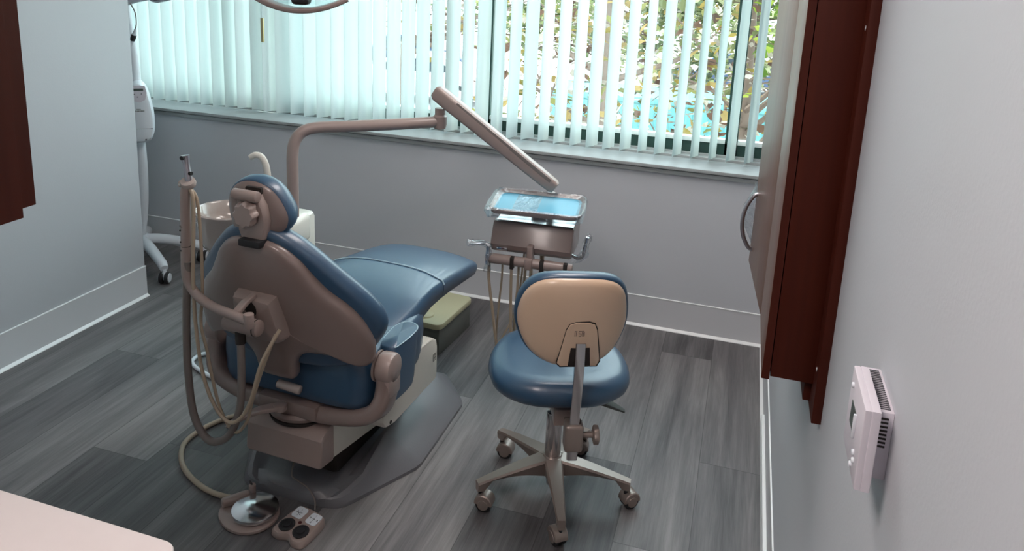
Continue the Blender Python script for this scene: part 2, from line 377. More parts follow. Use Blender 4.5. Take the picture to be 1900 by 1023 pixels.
# window units between the dark mullions
mull = [-3.68, -2.497, -1.241, -0.035, 0.20]
for i in range(4):
    x0, x1 = mull[i], mull[i+1]
    fr = B()
    z0, z1, y0, y1 = 0.802, 2.36, 3.615, 3.69
    bx(fr, (x0, y0, z0), (x1, y1, z0+0.062)); bx(fr, (x0, y0, z1-0.06), (x1, y1, z1))
    bx(fr, (x0, y0, z0), (x0+0.028, y1, z1)); bx(fr, (x1-0.028 if i < 3 else x1-0.01, y0, z0), (x1, y1, z1))
    wf = struct('window_%d' % (i+1), fr, M['green'])
    g = B(); bx(g, (x0+0.02, 3.650, z0+0.05), (x1-0.02, 3.656, z1-0.05)); obj('pane', g, M['glass'], wf)
    g = B(); bx(g, (x0+0.028, 3.608, z0+0.061), (x1-0.028, 3.648, z0+0.082), 0.002)
    obj('glazing_bead', g, M['alum'], wf)

# vertical blinds
def blind(name, label, xs, ths):
    t = thing(name, label, 'blinds', loc=((xs[0]+xs[-1])/2, 3.53, 0.80))
    b = B(); bx(b, (min(xs)-0.03, 3.50, 2.30), (max(xs)+0.03, 3.56, 2.35), 0.004); obj('headrail', b, M['sill'], t)
    for x, th in zip(xs, ths):
        b = B(); W_, n = 0.089, 10; d = V((cos(th), sin(th), 0)); nn = V((-sin(th), cos(th), 0))
        zb = 0.800 + random.uniform(-0.003, 0.003)
        prof = []
        for i in range(n+1):
            u = -0.5+i/n; prof.append(V((x, 3.53, 0)) + d*(u*W_) - nn*(-0.012*(1-(2*u)**2)))
        ring = [p + nn*0.0004 for p in prof] + [p - nn*0.0004 for p in prof[::-1]]
        tw = random.uniform(-0.02, 0.02)
        rings = []
        for k in range(9):
            z = zb + (2.31-zb)*k/8; a = tw*(1-k/8)
            c_ = V((x, 3.53, 0)); rings.append([c_ + Matrix.Rotation(a, 3, 'Z') @ (p-c_) + V((0, 0, z)) for p in ring])
        loft(b, rings); obj('slat', b, M['blind'], t)
    return t
random.seed(5)
nL = 15; xsL = [-3.62 + 0.079*i for i in range(nL)]
bl = blind('vertical_blind', 'closed-looking white vertical blind on the left of the window, beside the white floor lamp', xsL[:-1] + [-2.500], [R(62+random.uniform(-3, 3)) for _ in xsL[:-1]] + [R(14)])
xsR = [-2.425 + 0.0798*i for i in range(32)]
br = blind('vertical_blind', 'long white vertical blind with open slats over the middle and right window panes', xsR, [R((50 if i < 2 else 66)+random.uniform(-5, 5)) for i in range(32)])
b = B(); tube(b, [(-2.447, 3.49, 2.29), (-2.447, 3.49, 1.6), (-2.449, 3.49, 1.30)], 0.0012, 6, 2); tube(b, [(-2.437, 3.49, 2.29), (-2.437, 3.49, 1.6), (-2.439, 3.49, 1.30)], 0.0012, 6, 2)
pc = obj('pull_cord', b, M['green'], br)
b = B(); bx(b, (-2.452, 3.485, 1.175), (-2.436, 3.495, 1.30), 0.002); obj('cord_weight', b, M['brass'], br)

# ceiling light of the room, plus an added fill panel near the window
def ceiling_light(x, y, lab, pw, col):
    t = thing('ceiling_light', lab, 'ceiling light', loc=(x, y, ZC))
    b = B(); loft(b, [[(x+sx*0.31*k, y+sy*0.61*k2, z) for sx, sy in ((1, 1), (-1, 1), (-1, -1), (1, -1))] for k, k2, z in ((1, 1, ZC), (1, 1, ZC-0.02), (0.94, 0.97, ZC-0.02), (0.94, 0.97, ZC-0.005))], cap=False); obj('frame', b, M['white'], t)
    b = B(); bx(b, (x-0.29, y-0.59, ZC-0.012), (x+0.29, y+0.59, ZC-0.006)); obj('diffuser', b, emit_mat('light_diffuser', col, pw), t)
ceiling_light(-0.85, 0.0, 'flush white ceiling light over the counter end of the room', 10.5, (1.0, 0.88, 0.84))
ceiling_light(-0.45, 2.35, 'unseen fill light on the ceiling, added near the window', 7.5, (1.0, 0.93, 0.90))  # added out of view to brighten the stool, seat and right floor

# ================================================================== DENTAL CHAIR
CH = Matrix.Translation((-1.2, 1.8, 0)) @ Matrix.Rotation(R(-3), 4, 'Z')
ch = thing('dental_chair', 'blue vinyl dental patient chair with taupe back shell, upright, in the middle of the floor', 'dental chair', CH)
def C_(name, b, m, par=None, **k): return obj(name, b, m, par or ch, CH, **k)

# base plate: low at the rim, rising to a ridge either side of the lift
def plate_z(x, y):
    ex = [( -0.02, .165), (0.0, .19), (0.02, .20), (0.26, .325), (0.66, .325), (0.78, .26), (0.80, .22)]
    return ex
b = B()
ys = [-0.015, -0.006, 0.01, 0.04, 0.10, 0.17, 0.245, 0.275, 0.40, 0.50, 0.60, 0.65, 0.675, 0.76, 0.795]
def ew(y):
    k = [(-0.015, .12), (-0.006, .155), (0.01, .178), (0.04, .196), (0.245, .306), (0.275, .313), (0.65, .313), (0.675, .300), (0.76, .235), (0.795, .18)]
    for (a, va), (c, vc) in zip(k, k[1:]):
        if y <= c: return va+(vc-va)*(y-a)/(c-a)
    return k[-1][1]
rings = []
for y in ys:
    e = ew(y); rg = min(0.190, ew(y)-0.03); q = min(1, max(0, (y-0.0)/0.24)); q2 = min(1, (0.80-y)/0.12)
    top = 0.028 + 0.075*q*max(q2, 0.0)
    row = [(-e, 0.0), (-e, 0.012), (-e+0.010, 0.024), (-e*0.55-rg*0.45, 0.028+0.35*(top-0.028)), (-rg-0.014, top-0.004), (-rg, top), (-rg+0.02, top-0.01), (-rg+0.05, 0.036), (0, 0.034)]
    full = row + [(-x, z) for x, z in row[-2::-1]]
    rings.append([V((x, y, z)) for x, z in full])
loft(b, rings)
obj('base_plate', b, M['plate'], ch, Matrix.Translation((-1.2, 1.8, 0)), ang=28)

# lift cover (the rear box) and its floor link
def boxprism(lo, hi, bev): pass
b = B()
prof = [(-0.034, 0.160), (-0.028, 0.154), (0.36, 0.088), (0.42, 0.10), (0.44, 0.24), (0.40, 0.258), (0.02, 0.262), (-0.016, 0.250), (-0.026, 0.236)]
prism(b, prof, lambda x, y: (-0.128, x, y), lambda x, y: (0.128, x, y), 0.012, (0.2, 0.18)); C_('lift_cover', b, M['cream'], ang=30)
b = B(); prof = [(-0.041, 0.157), (-0.037, 0.151), (0.030, 0.141), (0.034, 0.150), (0.034, 0.262), (0.015, 0.2655), (-0.020, 0.252), (-0.032, 0.238)]
prism(b, prof, lambda x, y: (-0.133, x, y), lambda x, y: (0.133, x, y), 0.010, (0.0, 0.2)); C_('lift_cover_end', b, M['shell2'], ang=30)
b = B(); bx(b, (-0.10, 0.10, 0.03), (0.10, 0.50, 0.16), 0.02); C_('lift_arm', b, M['slot'])

# swivel disc
b = B(); lathe(b, [(0.085, 0.255), (0.105, 0.258), (0.108, 0.268), (0.09, 0.272)], (0.0, 0.075, 0)); C_('swivel_ring', b, M['slot'])
b = B(); lathe(b, [(0.098, 0.268), (0.106, 0.272), (0.108, 0.282), (0.10, 0.292)], (0.0, 0.075, 0)); C_('swivel_collar', b, M['shell'])

# yoke: cast U carrying the back
b = B()
yk = [(-0.298, 0.058, 0.478), (-0.300, 0.050, 0.410), (-0.288, 0.035, 0.358), (-0.240, 0.028, 0.322), (-0.13, 0.025, 0.300), (0, 0.025, 0.296), (0.13, 0.025, 0.300), (0.240, 0.028, 0.322), (0.288, 0.035, 0.358), (0.300, 0.050, 0.410), (0.298, 0.058, 0.478)]
sweep(b, yk, rrect(0.075, 0.050, 0.018), 5, up=V((1, 0, 0)))
bx(b, (-0.105, -0.02, 0.285), (0.105, 0.16, 0.335), 0.014)
C_('yoke', b, M['shell'])
for sx in (-1, 1):
    b = B(); prism(b, [(0.044*cos(a)+0.055, 0.047*sin(a)+0.476) for a in [2*pi*i/28 for i in range(28)]], lambda x, y: (sx*0.276, x, y), lambda x, y: (sx*0.326, x, y), 0.011)
    bx(b, (min(sx*0.278, sx*0.326), 0.018, 0.39), (max(sx*0.278, sx*0.326), 0.092, 0.478), 0.012)
    h = C_('hinge_cover', b, M['shell2'])
    b = B(); cyl(b, (sx*0.270, 0.055, 0.476), (sx*0.277, 0.055, 0.476), 0.046, n=28); C_('hinge_ring', b, M['shell'], h)

# under-seat stem parts seen below the back
b = B(); cyl(b, (-0.014, -0.035, 0.398), (0.062, -0.030, 0.390), 0.0135, n=20, bev=0.004); C_('tilt_cylinder', b, M['bowl'])
b = B(); cyl(b, (-0.017, -0.0352, 0.398), (-0.013, -0.035, 0.398), 0.007, n=14); C_('pin', b, M['slot'])
b = B(); sweep(b, [(0.0, -0.045, 0.330), (-0.05, -0.075, 0.322), (-0.11, -0.105, 0.292), (-0.135, -0.115, 0.272)], rrect(0.030, 0.012, 0.004), 5, scale=[1.2, 1.1, 0.9, 0.6])
cyl(b, (0.0, -0.045, 0.319), (0.0, -0.045, 0.339), 0.019, n=20, bev=0.003); C_('swivel_brake_lever', b, M['shell2'])

# seat body and leg rest
seat_half = [(0, -0.005), (0.16, -0.005), (0.235, 0.01), (0.262, 0.06), (0.268, 0.18), (0.266, 0.30), (0.252, 0.37), (0.22, 0.42), (0.10, 0.435), (0, 0.435)]
so = [(p.x, p.y) for p in spl(mirror(seat_half)[::-1], 4, True)]
b = B()
pillow(b, so, [(0.02, 0.335), (0.90, 0.335), (0.97, 0.345), (0.99, 0.37), (1.0, 0.43), (0.99, 0.475), (0.955, 0.498), (0.88, 0.505), (0.6, 0.500), (0.02, 0.498)], lambda x, y, h: V((x, y, h)), (0, 0.2))
C_('seat', b, M['vinyl'], ang=60)
# leg rest + front of the seat: one long pad lofted along the chair
def pad_section(y, wd, zt, th, crown, n=9):
    """closed ring in the xz plane"""
    top = []
    for i in range(n):
        a = -1+2*i/(n-1); top.append((a*wd*0.92, zt+crown*0.80*(1-abs(a)**3.2)))
    r = []
    r += [(-wd, zt-th*0.45), (-wd*0.995, zt-th*0.22), (-wd*0.965, zt-th*0.06)] + top + [(wd*0.965, zt-th*0.06), (wd*0.995, zt-th*0.22), (wd, zt-th*0.45)]
    r += [(wd*0.96, zt-th*0.85), (wd*0.85, zt-th), (0, zt-th*1.02), (-wd*0.85, zt-th), (-wd*0.96, zt-th*0.85)]
    return [V((x, y, z)) for x, z in r]
secs = [(0.10, .20, .488, .10, .004), (0.16, .215, .494, .11, .004), (0.24, .228, .503, .11, .004), (0.31, .238, .518, .11, .006), (0.37, .241, .529, .10, .010), (0.43, .236, .534, .09, .016), (0.50, .230, .534, .085, .024), (0.585, .227, .527, .08, .034)]
b = B(); loft(b, [pad_section(*s) for s in secs]); C_('thigh_pad', b, M['vinyl'], ang=60)
secs = [(0.587, .227, .527, .08, .034), (0.66, .224, .519, .078, .034), (0.75, .221, .507, .076, .032), (0.84, .217, .494, .074, .030), (0.90, .214, .482, .070, .028), (0.93, .211, .471, .062, .024), (0.948, .204, .458, .046, .018), (0.955, .192, .446, .030, .010)]
b = B(); loft(b, [pad_section(*s) for s in secs]); lr = C_('leg_rest', b, M['vinyl'], ang=60)
b = B(); ring = pad_section(0.586, .2285, .5285, .083, .034); tube(b, ring[1:-6], 0.0030, 8, 2); C_('piping', b, M['piping'], lr)

# side wings beside the hips
for sx in (-1, 1):
    wo_ = [(0.258, 0.085), (0.246, 0.15), (0.244, 0.205), (0.258, 0.238), (0.286, 0.243), (0.312, 0.220), (0.318, 0.16), (0.314, 0.10), (0.308, 0.078), (0.28, 0.072)]
    wo_ = [(sx*p.x, p.y) for p in spl(wo_, 4, True)]
    b = B(); pillow(b, wo_, [(0.02, 0.36), (0.95, 0.36), (1.0, 0.38), (1.0, 0.515), (0.985, 0.527), (0.95, 0.531), (0.02, 0.531)], lambda x, y, h: V((x, y + (h-0.53)*0.15, h)), (sx*0.282, 0.155)); wg = C_('side_wing', b, M['vinyl'], ang=60)
    b = B(); P = [V((p[0]*1.0, p[1], 0.529)) for p in wo_]; P = [V((sx*0.282, 0.155, 0.529)).lerp(p, 0.985) for p in P][2:33]; tube(b, P, 0.0018, 6, 1, smooth=False); C_('piping', b, M['piping'], wg)

# cream side covers under the seat
sc_ = [(0.40, .378), (0.455, .372), (0.49, .350), (0.50, .318), (0.50, .215), (0.49, .203), (0.19, .203), (0.140, .215), (0.122, .24), (0.135, .285), (0.20, .322), (0.28, .355), (0.34, .378)]
for sx in (-1, 1):
    b = B(); prism(b, sc_, lambda x, y: (sx*0.15, x, y), lambda x, y: (sx*0.250, x, y), 0.010, (0.32, 0.28)); cv = C_('side_cover', b, M['cream'], ang=30)
    if sx > 0:
        b = B()
        for (y0, z0, y1, z1) in ((.462, .280, .462, .305), (.462, .305, .480, .305), (.480, .305, .480, .280), (.480, .280, .462, .280), (.468, .285, .468, .300), (.468, .300, .476, .300), (.476, .292, .468, .285)):
            cyl(b, (0.2505, y0, z0), (0.2505, y1, z1), 0.0009, n=6)
        C_('maker_mark', b, M['boxg'], cv)
        b = B(); cyl(b, (0.249, 0.165, 0.222), (0.252, 0.165, 0.222), 0.006, n=14); C_('screw', b, M['slot'], cv)

# back: shell, pad -------------------------------------------------
nb = V((0, 1, 0.227)).normalized()
def back(x, v, h, bend=0.75, zc=0.0):
    s = -0.130 + 0.227*(0.87-v) + bend*x*x - 0.10*max(0, 0.60-v)**1.0*0
    return V((x, s + h*nb.y, v + h*nb.z))
sh = [(0, .432), (.046, .434), (.060, .450), (.072, .505), (.115, .540), (.195, .540), (.243, .520), (.268, .508), (.288, .53), (.292, .59), (.276, .645), (.240, .70), (.192, .745), (.158, .79), (.125, .838), (.082, .872), (.035, .886), (0, .888)]
sho = [(p.x, p.y) for p in spl(mirror(sh)[::-1], 5, True)]
b = B(); pillow(b, sho, [(0.02, -0.036), (0.5, -0.036), (0.85, -0.031), (0.95, -0.026), (0.985, -0.018), (1.0, -0.006), (0.99, 0.004), (0.5, 0.004), (0.02, 0.004)], back, (0, 0.655))
bs = C_('back_shell', b, M['shell'], ang=60)
up_ = [(0, .475), (.15, .475), (.235, .50), (.285, .56), (.314, .615), (.308, .665), (.276, .718), (.232, .767), (.190, .811), (.150, .851), (.105, .886), (.055, .908), (0, .913)]
upo = [(p.x, p.y) for p in spl(mirror(up_)[::-1], 5, True)]
b = B(); pillow(b, upo, [(0.02, -0.004), (0.90, -0.004), (0.955, 0.0), (0.985, 0.009), (1.0, 0.024), (0.992, 0.036), (0.965, 0.049), (0.91, 0.060), (0.80, 0.066), (0.5, 0.064), (0.02, 0.062)], back, (0, 0.70))
bp_ = C_('back_pad', b, M['vinyl'], ang=60)

# rear bracket with lever and hose hub
b = B(); prof = spl([(-.052, .735), (.052, .735), (.066, .715), (.078, .625), (.076, .602), (.05, .596), (-.05, .596), (-.066, .602), (-.066, .70), (-.062, .725)], 3, True)
pillow(b, [(p.x, p.y) for p in prof], [(0.02, -0.070), (0.80, -0.070), (0.90, -0.066), (0.97, -0.052), (1.0, -0.032), (1.0, -0.02), (0.02, -0.02)], lambda x, v, h: back(x, v, h, 0), (0, 0.665)); br_ = C_('arm_bracket', b, M['shell2'], bs)
b = B(); pillow(b, [(p[0]*0.018, 0.704+p[1]*0.022) for p in rrect(2, 2, 0.9)], [(0.02, -0.072), (1.0, -0.072), (1.0, -0.06), (0.02, -0.06)], lambda x, v, h: back(x, v, h, 0)); C_('bracket_slot', b, M['slot'], bs)
b = B(); sweep(b, [(0.006, -0.150, 0.726), (0.000, -0.185, 0.715), (-0.004, -0.225, 0.690)], rrect(0.022, 0.014, 0.004), 4, scale=[0.8, 1, 1.1]); C_('release_lever', b, M['shell2'], bs)
b = B(); cyl(b, (-0.058, -0.190, 0.655), (0.052, -0.190, 0.655), 0.0225, n=28, bev=0.005); C_('hose_hub', b, M['shell2'], bs)
b = B(); cyl(b, (0.040, -0.190, 0.655), (0.043, -0.190, 0.655), 0.0232, n=28); C_('hub_seam', b, M['slot'], bs)
b = B(); cyl(b, (-0.012, -0.190, 0.600), (-0.012, -0.190, 0.645), 0.014, n=20); C_('hose_socket', b, M['slot'], bs)

# head rest ---------------------------------------------------------
hb = [(-0.088, -.030), (-0.092, .018), (-.072, .055), (-0.030, .078), (.02, .080), (.064, .060), (.096, .018), (.108, -.022), (.092, -.058), (.045, -.074), (-.010, -.080), (-.066, -.072)]
ho = [(p.x, p.y) for p in spl(hb, 5, True)]
HC = V((-0.012, -0.120, 0.959))
def head(x, v, h): return HC + V((x, 1.2*x*x, v)) + V((0, 1, 0.2)).normalized()*h
b = B(); pillow(b, [(x*0.94, v*0.94) for x, v in ho], [(0.02, -0.016), (0.7, -0.014), (0.93, -0.008), (1.0, 0.002), (0.9, 0.006), (0.02, 0.006)], head, (0, 0)); hs = C_('headrest_shell', b, M['shell'], ang=60)
b = B(); pillow(b, ho, [(0.02, 0.0), (0.95, 0.0), (0.985, 0.006), (0.995, 0.020), (0.97, 0.036), (0.91, 0.048), (0.75, 0.054), (0.02, 0.048)], head, (0, 0)); C_('headrest_pad', b, M['vinyl'], ang=60)
b = B(); hx = [(-.034, .052), (.036, .052), (.054, .022), (.062, -.020), (.050, -.078), (-.018, -.078), (-.030, -.050)]
pillow(b, hx, [(0.02, -0.032), (0.88, -0.032), (0.97, -0.027), (1.0, -0.017), (1.0, -0.004), (0.02, -0.004)], lambda x, v, h: HC + V((x, 0, v)) + V((0, 1, 0.2)).normalized()*h, (0.01, -0.02)); C_('pivot_housing', b, M['shell2'], hs)
b = B(); pillow(b, [(p[0]+0.014, p[1]+0.060) for p in rrect(0.050, 0.018, 0.004)], [(0.02, -0.0185), (1, -0.0185), (1, -0.012), (0.02, -0.012)], head); C_('recess', b, M['slot'], hs)
b = B(); cyl(b, HC + V((-0.036, -0.034, 0.046)), HC + V((0.042, -0.034, 0.046)), 0.015, n=24, bev=0.003); C_('pivot_barrel', b, M['shell2'], hs)
b = B(); kn = [(0.033*(1+0.085*cos(8*a))*cos(a), 0.033*(1+0.085*cos(8*a))*sin(a)) for a in [2*pi*i/84 for i in range(84)]]
pillow(b, kn, [(0.02, -0.060), (0.86, -0.060), (0.97, -0.056), (1.0, -0.050), (1.0, -0.038), (0.8, -0.030), (0.02, -0.030)], lambda x, v, h: HC + V((x+0.010, 0, v+0.008)) + V((0, 1, 0.2)).normalized()*h); C_('adjusting_knob', b, M['shell2'], hs, ang=30)
b = B(); bx(b, (-0.014, -0.142, 0.850), (0.036, -0.130, 0.905), 0.003); C_('headrest_bar', b, M['chrome'])
b = B(); bx(b, (-0.026, -0.172, 0.868), (0.042, -0.130, 0.888), 0.004); C_('bar_guide', b, M['dark'])

# assistant's arm ----------------------------------------------------
b = B(); tube(b, [(0.046, -0.225, 0.690), (-0.02, -0.225, 0.700), (-0.070, -0.222, 0.706), (-0.110, -0.222, 0.722), (-0.140, -0.22, 0.744), (-0.155, -0.22, 0.772), (-0.156, -0.22, 0.82), (-0.152, -0.22, 0.90), (-0.149, -0.22, 0.97), (-0.146, -0.22, 1.012), (-0.142, -0.216, 1.028)], 0.0128, 18, 5); aa = C_('assistant_arm', b, M['shell2'])
b = B(); cyl(b, (0.046, -0.225, 0.672), (0.046, -0.225, 0.712), 0.0135, n=18, bev=0.003); C_('arm_pivot', b, M['shell2'], aa)
b = B()
for z in (0.862, 0.918):
    b = B(); cyl(b, (-0.1535, -0.22, z), (-0.1535, -0.22, z+0.0012), 0.0131, n=18); C_('arm_seam', b, M['slot'], aa)
for z in (0.852, 0.876, 0.908):
    b = B(); cyl(b, (-0.1535-0.0055, -0.2325, z), (-0.1535-0.0055, -0.2305, z), 0.0026, n=8); C_('screw', b, M['slot'], aa)
b = B(); lathe(b, [(0.013, -0.009), (0.018, -0.008), (0.0205, 0), (0.018, 0.008), (0.013, 0.009)], (-0.141, -0.214, 1.035), (0.2, -0.5, 1)); cyl(b, (-0.166, -0.214, 1.03), (-0.156, -0.214, 1.03), 0.010, n=14); C_('holder', b, M['bowl'], aa)
hp = [V((-0.140, -0.212, 1.032)), V((-0.142, -0.212, 1.055)), V((-0.146, -0.212, 1.085)), V((-0.149, -0.212, 1.108))]
b = B(); tube(b, hp, [0.010, 0.0095, 0.0085, 0.0115], 16, 5); sv = C_('suction_valve', b, M['metalrim'])
b = B(); cyl(b, (-0.1475, -0.221, 1.103), (-0.1475, -0.227, 1.104), 0.0055, n=12); C_('valve_opening', b, M['dark'], sv)
b = B(); cyl(b, (-0.136, -0.214, 1.062), (-0.128, -0.214, 1.062), 0.005, n=10); C_('valve_button', b, M['dark'], sv)

# hoses hanging from the arm
b = B(); tube(b, [(-0.150, -0.222, 0.82), (-0.163, -0.215, 0.732), (-0.181, -0.205, 0.60), (-0.187, -0.20, 0.462), (-0.176, -0.20, 0.352), (-0.144, -0.20, 0.293), (-0.103, -0.20, 0.281), (-0.050, -0.20, 0.322), (-0.017, -0.198, 0.406), (-0.009, -0.195, 0.505), (-0.012, -0.190, 0.634)], 0.0105, 14, 6); C_('suction_hose', b, M['hose'])
b = B(); tube(b, [(-0.132, -0.218, 1.02), (-0.122, -0.22, 0.98), (-0.130, -0.225, 0.77), (-0.132, -0.22, 0.614), (-0.115, -0.22, 0.49), (-0.078, -0.22, 0.405), (-0.035, -0.22, 0.373), (0.004, -0.218, 0.396), (0.036, -0.215, 0.455), (0.066, -0.205, 0.565), (0.096, -0.165, 0.650)], 0.0052, 10, 6); C_('air_hose', b, M['hosec'])
b = B(); tube(b, [(-0.134, -0.212, 1.02), (-0.120, -0.205, 0.97), (-0.122, -0.20, 0.764), (-0.134, -0.20, 0.636), (-0.118, -0.20, 0.56), (-0.102, -0.20, 0.47), (-0.079, -0.20, 0.385), (-0.035, -0.20, 0.330), (0.008, -0.20, 0.375), (0.026, -0.198, 0.440), (0.055, -0.19, 0.535), (0.078, -0.160, 0.630)], 0.0045, 10, 6); C_('saliva_hose', b, M['hosec'])

# ================================================================== STOOL
HUB = V((-0.455, 2.10, 0))
st = thing('rolling_stool', 'wheeled blue operator stool with a tan plastic back shell, in the foreground', 'stool', loc=HUB)
def S_(name, b, m, par=None, **k): return obj(name, b, m, par or st, **k)
fd = V((-sin(R(20.5)), cos(R(20.5)), 0)); rd = V((fd.y, -fd.x, 0))      # facing away from the camera, right-hand side
def SP(x, y, z): return HUB + rd*x + fd*y + V((0, 0, z))
b = B(); lathe(b, [(0.024, 0.075), (0.036, 0.085), (0.040, 0.105), (0.036, 0.128), (0.028, 0.138)], HUB); S_('hub', b, M['stoolm'])
b = B(); cyl(b, HUB+V((0, 0, 0.03)), HUB+V((0, 0, 0.09)), 0.015, n=20, bev=0.003); S_('lower_tube', b, M['chrome'])
b = B(); cyl(b, HUB+V((0, 0, 0.135)), HUB+V((0, 0, 0.285)), 0.0255, n=28, bev=0.003); S_('gas_column', b, M['chrome'])
b = B(); cyl(b, HUB+V((0, 0, 0.26)), HUB+V((0, 0, 0.385)), 0.0150, n=20); S_('column_rod', b, M['dark'])
for i in range(5):
    a = R(149+72*i - (2 if i else 0)); d = V((cos(a), sin(a), 0)); s = V((-sin(a), cos(a), 0)); r = 0.248
    b = B()
    rings = []
    for q in range(11):
        t = q/10; x = 0.02 + (r-0.02)*t
        zt = 0.136 - 0.030*t - 0.012*t*t; zb = 0.072 + 0.030*sin(min(t*1.6, 1)*pi/2) - 0.014*t
        wt = 0.030 - 0.017*t; wb = wt*0.8
        if q >= 9: zb = 0.062
        rings.append([HUB + d*x + s*u + V((0, 0, z)) for u, z in ((-wt, zt-0.006), (-wt*0.8, zt), (wt*0.8, zt), (wt, zt-0.006), (wb, zb+0.004), (wb*0.7, zb), (-wb*0.7, zb), (-wb, zb+0.004))])
    loft(b, rings); leg = S_('leg', b, M['stoolm'], ang=30)
    # twin wheel caster
    cpos = HUB + d*(r-0.012); ca = a + (2.1, 0.9, 1.9, -0.9, 0.4)[i]; ax = V((cos(ca), sin(ca), 0)); tr_ = V((-sin(ca), cos(ca), 0))*0.014
    b = B(); cyl(b, cpos+V((0, 0, 0.045)), cpos+V((0, 0, 0.070)), 0.0065, n=12); cs = S_('caster_stem', b, M['dark'], leg)
    for sg in (-1, 1):
        b = B(); c0 = cpos + tr_ + ax*(sg*0.011) + V((0, 0, 0.026)); lathe(b, [(0.0, -0.0085), (0.019, -0.0085), (0.0245, -0.006), (0.026, 0), (0.0245, 0.006), (0.019, 0.0085), (0.0, 0.0085)], c0, ax, 26); S_('wheel', b, M['dark'], leg)
        b = B(); lathe(b, [(0.0, 0.0), (0.0175, 0.0), (0.016, 0.003), (0.008, 0.0035), (0.0, 0.003)], c0 + ax*(sg*0.0080), ax*sg, 24); S_('wheel_cap', b, M['stoolm'], leg)
    b = B(); c1 = cpos + tr_ + V((0, 0, 0.029)); rg = []
    for sg in (-0.021, -0.018, 0.018, 0.021):
        k = 0.0285 if abs(sg) < 0.02 else 0.026
        rg.append([c1 + ax*sg + V((0, 0, 1))*(k*sin(t)) + tr_.normalized()*(k*cos(t)) for t in [R(-5+190*j/12) for j in range(13)]])
    loft(b, rg); S_('caster_hood', b, M['stoolm'], leg)
# seat
half = [(0, -0.205), (0.10, -0.195), (0.185, -0.13), (0.212, -0.03), (0.200, 0.07), (0.15, 0.16), (0.07, 0.20), (0, 0.205)]
so2 = [(p.x, p.y) for p in spl(mirror(half)[::-1], 5, True)]
b = B(); pillow(b, so2, [(0.02, 0.394), (0.80, 0.394), (0.90, 0.400), (0.97, 0.415), (1.0, 0.434), (0.990, 0.450), (0.945, 0.467), (0.84, 0.477), (0.65, 0.479), (0.3, 0.475), (0.02, 0.475)], lambda x, y, h: SP(x, y, h + 0.012*(y/0.2)**2*(1 if y < 0 else 0.3))); S_('seat', b, M['vinyl'], ang=70)
b = B(); box(b, SP(0, 0, 0.388), (0.20, 0.20, 0.014), Matrix.Rotation(R(20.5), 3, 'Z'), 0.003); S_('seat_plate', b, M['dark'])
b = B(); box(b, SP(0.01, -0.075, 0.350), (0.065, 0.13, 0.052), Matrix.Rotation(R(20.5), 3, 'Z'), 0.004); S_('seat_mechanism', b, M['shell2'])
b = B(); sweep(b, [SP(0.03, -0.02, 0.340), SP(0.10, -0.03, 0.342), SP(0.150, -0.04, 0.338), SP(0.205, -0.05, 0.318)], rrect(0.030, 0.008, 0.003), 5, scale=[0.5, 0.6, 1.1, 1.2, 0.5]); S_('height_lever', b, M['boxg'])
# back rest
bh = [(-0.156, .045), (-0.148, -.022), (-.116, -.082), (-.062, -.120), (0, -.130), (.064, -.124), (.122, -.088), (.154, -.018), (.158, .05), (.140, .118), (.092, .152), (0, .160), (-.086, .152), (-.134, .114)]
bo = [(p.x, p.y) for p in spl(bh, 6, True)]
BZ, BY = 0.672, -0.215
fn = (fd*0.985 + V((0, 0, 0.17))).normalized()
def sb(x, v, h): return SP(x, BY + 1.2*x*x - 0.17*v, BZ+v) + fn*h
b = B(); pillow(b, [(x*0.955, 0.02+(v-0.02)*0.955) for x, v in bo], [(0.02, -0.026), (0.6, -0.024), (0.88, -0.017), (0.96, -0.011), (0.99, -0.004), (1.0, 0.004), (0.02, 0.004)], sb, (0, 0.02)); sh2 = S_('back_shell', b, M['stoolb'], ang=60)
b = B(); pillow(b, bo, [(0.02, 0.0), (0.96, 0.0), (0.99, 0.006), (1.0, 0.016), (0.985, 0.030), (0.93, 0.040), (0.8, 0.046), (0.02, 0.040)], sb, (0, 0.02)); S_('back_pad', b, M['vinyl'], ang=60)
cvr = [(x_+.024, v_-.016) for x_, v_ in [(-.042, .026), (-.034, .044), (-.018, .050), (.018, .050), (.034, .044), (.042, .026), (.058, -.075), (.050, -.092), (-.050, -.092), (-.060, -.082)]]
b = B(); pillow(b, [(.018+(x-.018)*1.035, -0.031+(v+0.031)*1.03) for x, v in cvr], [(0.02, -0.026), (1, -0.026), (1, -0.010), (0.02, -0.010)], sb, (0.018, -0.031)); S_('cover_seam', b, M['slot'], sh2)
b = B(); pillow(b, cvr, [(0.02, -0.0275), (0.97, -0.0275), (1, -0.0255), (1, -0.012), (0.02, -0.012)], sb, (0.018, -0.031)); S_('stem_cover', b, M['stoolb'], sh2)
b = B(); pillow(b, [(-.002, -.046), (.050, -.046), (.056, -.104), (-.006, -.104)], [(0.02, -0.0283), (1, -0.0283), (1, -0.02), (0.02, -0.02)], sb, (0.018, -0.075)); S_('stem_slot', b, M['slot'], sh2)
b = B()
lg = [((-.013, .020), (-.013, .004)), ((-.013, .020), (-.007, .020)), ((-.009, .017), (-.009, .004)), ((-.002, .004), (.004, .004)), ((.004, .004), (.004, .012)), ((.004, .012), (-.002, .012)), ((-.002, .012), (-.002, .020)), ((-.002, .020), (.012, .020)), ((.007, .018), (.007, .005)), ((.007, .005), (.013, .005)), ((.013, .005), (.013, .018)), ((.010, .016), (.010, .005))]
for p, q in lg: cyl(b, sb(p[0]+.018, p[1]-.012, -0.0277), sb(q[0]+.018, q[1]-.012, -0.0277), 0.0006, n=5)
S_('maker_mark', b, M['ink'], sh2)
